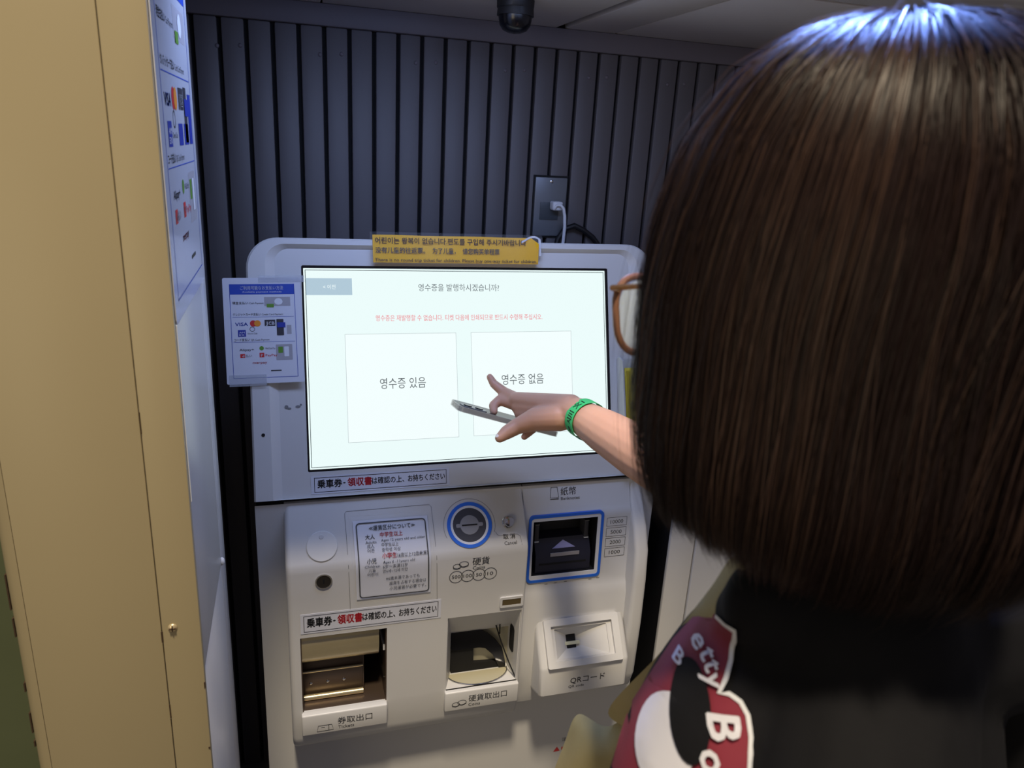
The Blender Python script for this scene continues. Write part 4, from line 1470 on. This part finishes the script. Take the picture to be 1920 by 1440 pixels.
M['hair'] = hair_mat('dark_brown_hair', (42, 29, 27), (22, 16, 17), .48, .19)
M['hair2'] = hair_mat('lighter_brown_hair', (74, 54, 44), (42, 31, 28), .45, .25)
V, Fq = strands(40000, 15, .00022, -.012, .003, 620, 3)
tag(quad_mesh('hair_strands', V, Fq, M['hair'], hair), kind='stuff')
V, Fq = strands(1500, 17, .00028, -.003, .004, 150, 5)
tag(quad_mesh('lighter_strands', V, Fq, M['hair2'], hair), kind='stuff')
V, Fq = strands(260, 22, .00017, .001, .008, 260, 9, True)
tag(quad_mesh('stray_hairs', V, Fq, M['hair2'], hair), kind='stuff')

# ------------------------------------------------------------------ phone in the hand
P0_ = Vector((0.2606, 1.1550, 1.1675)); P1_ = Vector((0.4377, 1.1462, 1.1136))
pu_ = (P1_ - P0_)
PL = pu_.length
pu_.normalize()
pw_ = Vector((.36, .93, -.27)); pw_ = (pw_ - pu_ * pw_.dot(pu_)).normalized()
pn_ = pu_.cross(pw_).normalized()
if pn_.z < 0: pn_ = -pn_
FPh = Fr(P0_, pu_, pw_, pn_)
ph_ = obj('smartphone', plate(FPh, rr_pts(0, PL, 0, .070, .010, 5), -.0042, .0038, .0010), mat('phone_grey', (92, 88, 82), .35, metal=.3))
tag(ph_, 'grey smartphone in a clear case held in the reaching hand', 'phone')
bm = ring(FPh, rr_pts(-.0018, PL + .0018, -.0018, .0718, .011, 5), rr_pts(-.0001, PL + .0001, -.0001, .0701, .010, 5), -.0048, .0046)
obj('clear_case', bm, mat('clear_case', (214, 208, 188), .2, alpha=.45), ph_)
obj('camera_island', plate(FPh, rr_pts(.006, .052, .006, .040, .009, 5), .0038, .0058, .0006), mat('island_grey', (120, 118, 112), .3), ph_)
for x in (.017, .038):
    obj('camera_lens', plate(FPh, circ_pts(x, .018, .0075, n=20), .0058, .0074, .0005), M['blackgloss'], ph_)
obj('display', plate(FPh, rr_pts(.003, PL - .003, .003, .067, .008, 5), -.0046, -.0042), M['blackgloss'], ph_)

# ------------------------------------------------------------------ khaki bag and its strap
def cloth_grid(rows_, thick, material, name, parent=None, sub=2):
    bm = B()
    g_ = [[bm.verts.new(Vector(q)) for q in r] for r in rows_]
    for A, C in zip(g_, g_[1:]):
        for k in range(len(A) - 1):
            bm.faces.new((A[k], A[k + 1], C[k + 1], C[k]))
    o = obj(name, bm, material, parent, True, 180)
    md = o.modifiers.new('s', 'SUBSURF'); md.levels = sub; md.render_levels = sub
    md = o.modifiers.new('t', 'SOLIDIFY'); md.thickness = thick; md.offset = 0
    bpy.context.view_layer.update()
    apply_mods(o)
    finish(o.data, True, 60)
    return o


rows_ = [
 [(0.2434, 0.5200, 1.0954), (0.2454, 0.5000, 1.1043), (0.2530, 0.4900, 1.1022), (0.2631, 0.4800, 1.1129), (0.2733, 0.4700, 1.1451), (0.2889, 0.4700, 1.1580), (0.3055, 0.4700, 1.1719)],
 [(0.2353, 0.5150, 1.0940), (0.2350, 0.4850, 1.1081), (0.2501, 0.4780, 1.1021), (0.2608, 0.4700, 1.1120), (0.2727, 0.4620, 1.1352), (0.2860, 0.4600, 1.1502), (0.3021, 0.4600, 1.1584)],
 [(0.2305, 0.5120, 1.0756), (0.2287, 0.4750, 1.1023), (0.2453, 0.4700, 1.0965), (0.2589, 0.4620, 1.1071), (0.2703, 0.4520, 1.1244), (0.2837, 0.4500, 1.1371), (0.2994, 0.4500, 1.1396)],
 [(0.2221, 0.5080, 1.0575), (0.2229, 0.4700, 1.0896), (0.2411, 0.4620, 1.0853), (0.2590, 0.4560, 1.0908), (0.2715, 0.4460, 1.1071), (0.2843, 0.4400, 1.1170), (0.2975, 0.4400, 1.1153)],
 [(0.2129, 0.5050, 1.0272), (0.2191, 0.4660, 1.0602), (0.2402, 0.4560, 1.0596), (0.2607, 0.4500, 1.0611), (0.2747, 0.4400, 1.0742), (0.2861, 0.4300, 1.0877), (0.2964, 0.4300, 1.0853)],
 [(0.2025, 0.5050, 0.9508), (0.2160, 0.4600, 0.9872), (0.2438, 0.4500, 0.9786), (0.2682, 0.4440, 0.9789), (0.2849, 0.4340, 0.9927), (0.2928, 0.4200, 1.0136), (0.2996, 0.4200, 1.0240)],
]
bag = cloth_grid(rows_, .004, M['khaki'], 'shoulder_bag')
tag(bag, 'khaki cloth shoulder bag hanging in front of the person below the code reader', 'bag')
rows_ = [
 [(0.2456, 0.3350, 1.3743), (0.2385, 0.3180, 1.3824), (0.2348, 0.3050, 1.3873)],
 [(0.2462, 0.3450, 1.3496), (0.2382, 0.3250, 1.3605), (0.2356, 0.3120, 1.3657)],
 [(0.2433, 0.3550, 1.3279), (0.2383, 0.3380, 1.3362), (0.2363, 0.3250, 1.3417)],
 [(0.2411, 0.3700, 1.2990), (0.2398, 0.3550, 1.3050), (0.2415, 0.3450, 1.3073)],
 [(0.2447, 0.3950, 1.2598), (0.2451, 0.3750, 1.2662), (0.2482, 0.3600, 1.2671)],
 [(0.2561, 0.4400, 1.2033), (0.2555, 0.4150, 1.2136), (0.2517, 0.3850, 1.2260)],
 [(0.2567, 0.4750, 1.1518), (0.2610, 0.4500, 1.1613), (0.2622, 0.4200, 1.1737)],
 [(0.2558, 0.4950, 1.1150), (0.2631, 0.4750, 1.1209), (0.2678, 0.4450, 1.1337)],
]
cloth_grid(rows_, .004, M['khaki'], 'strap', bag)
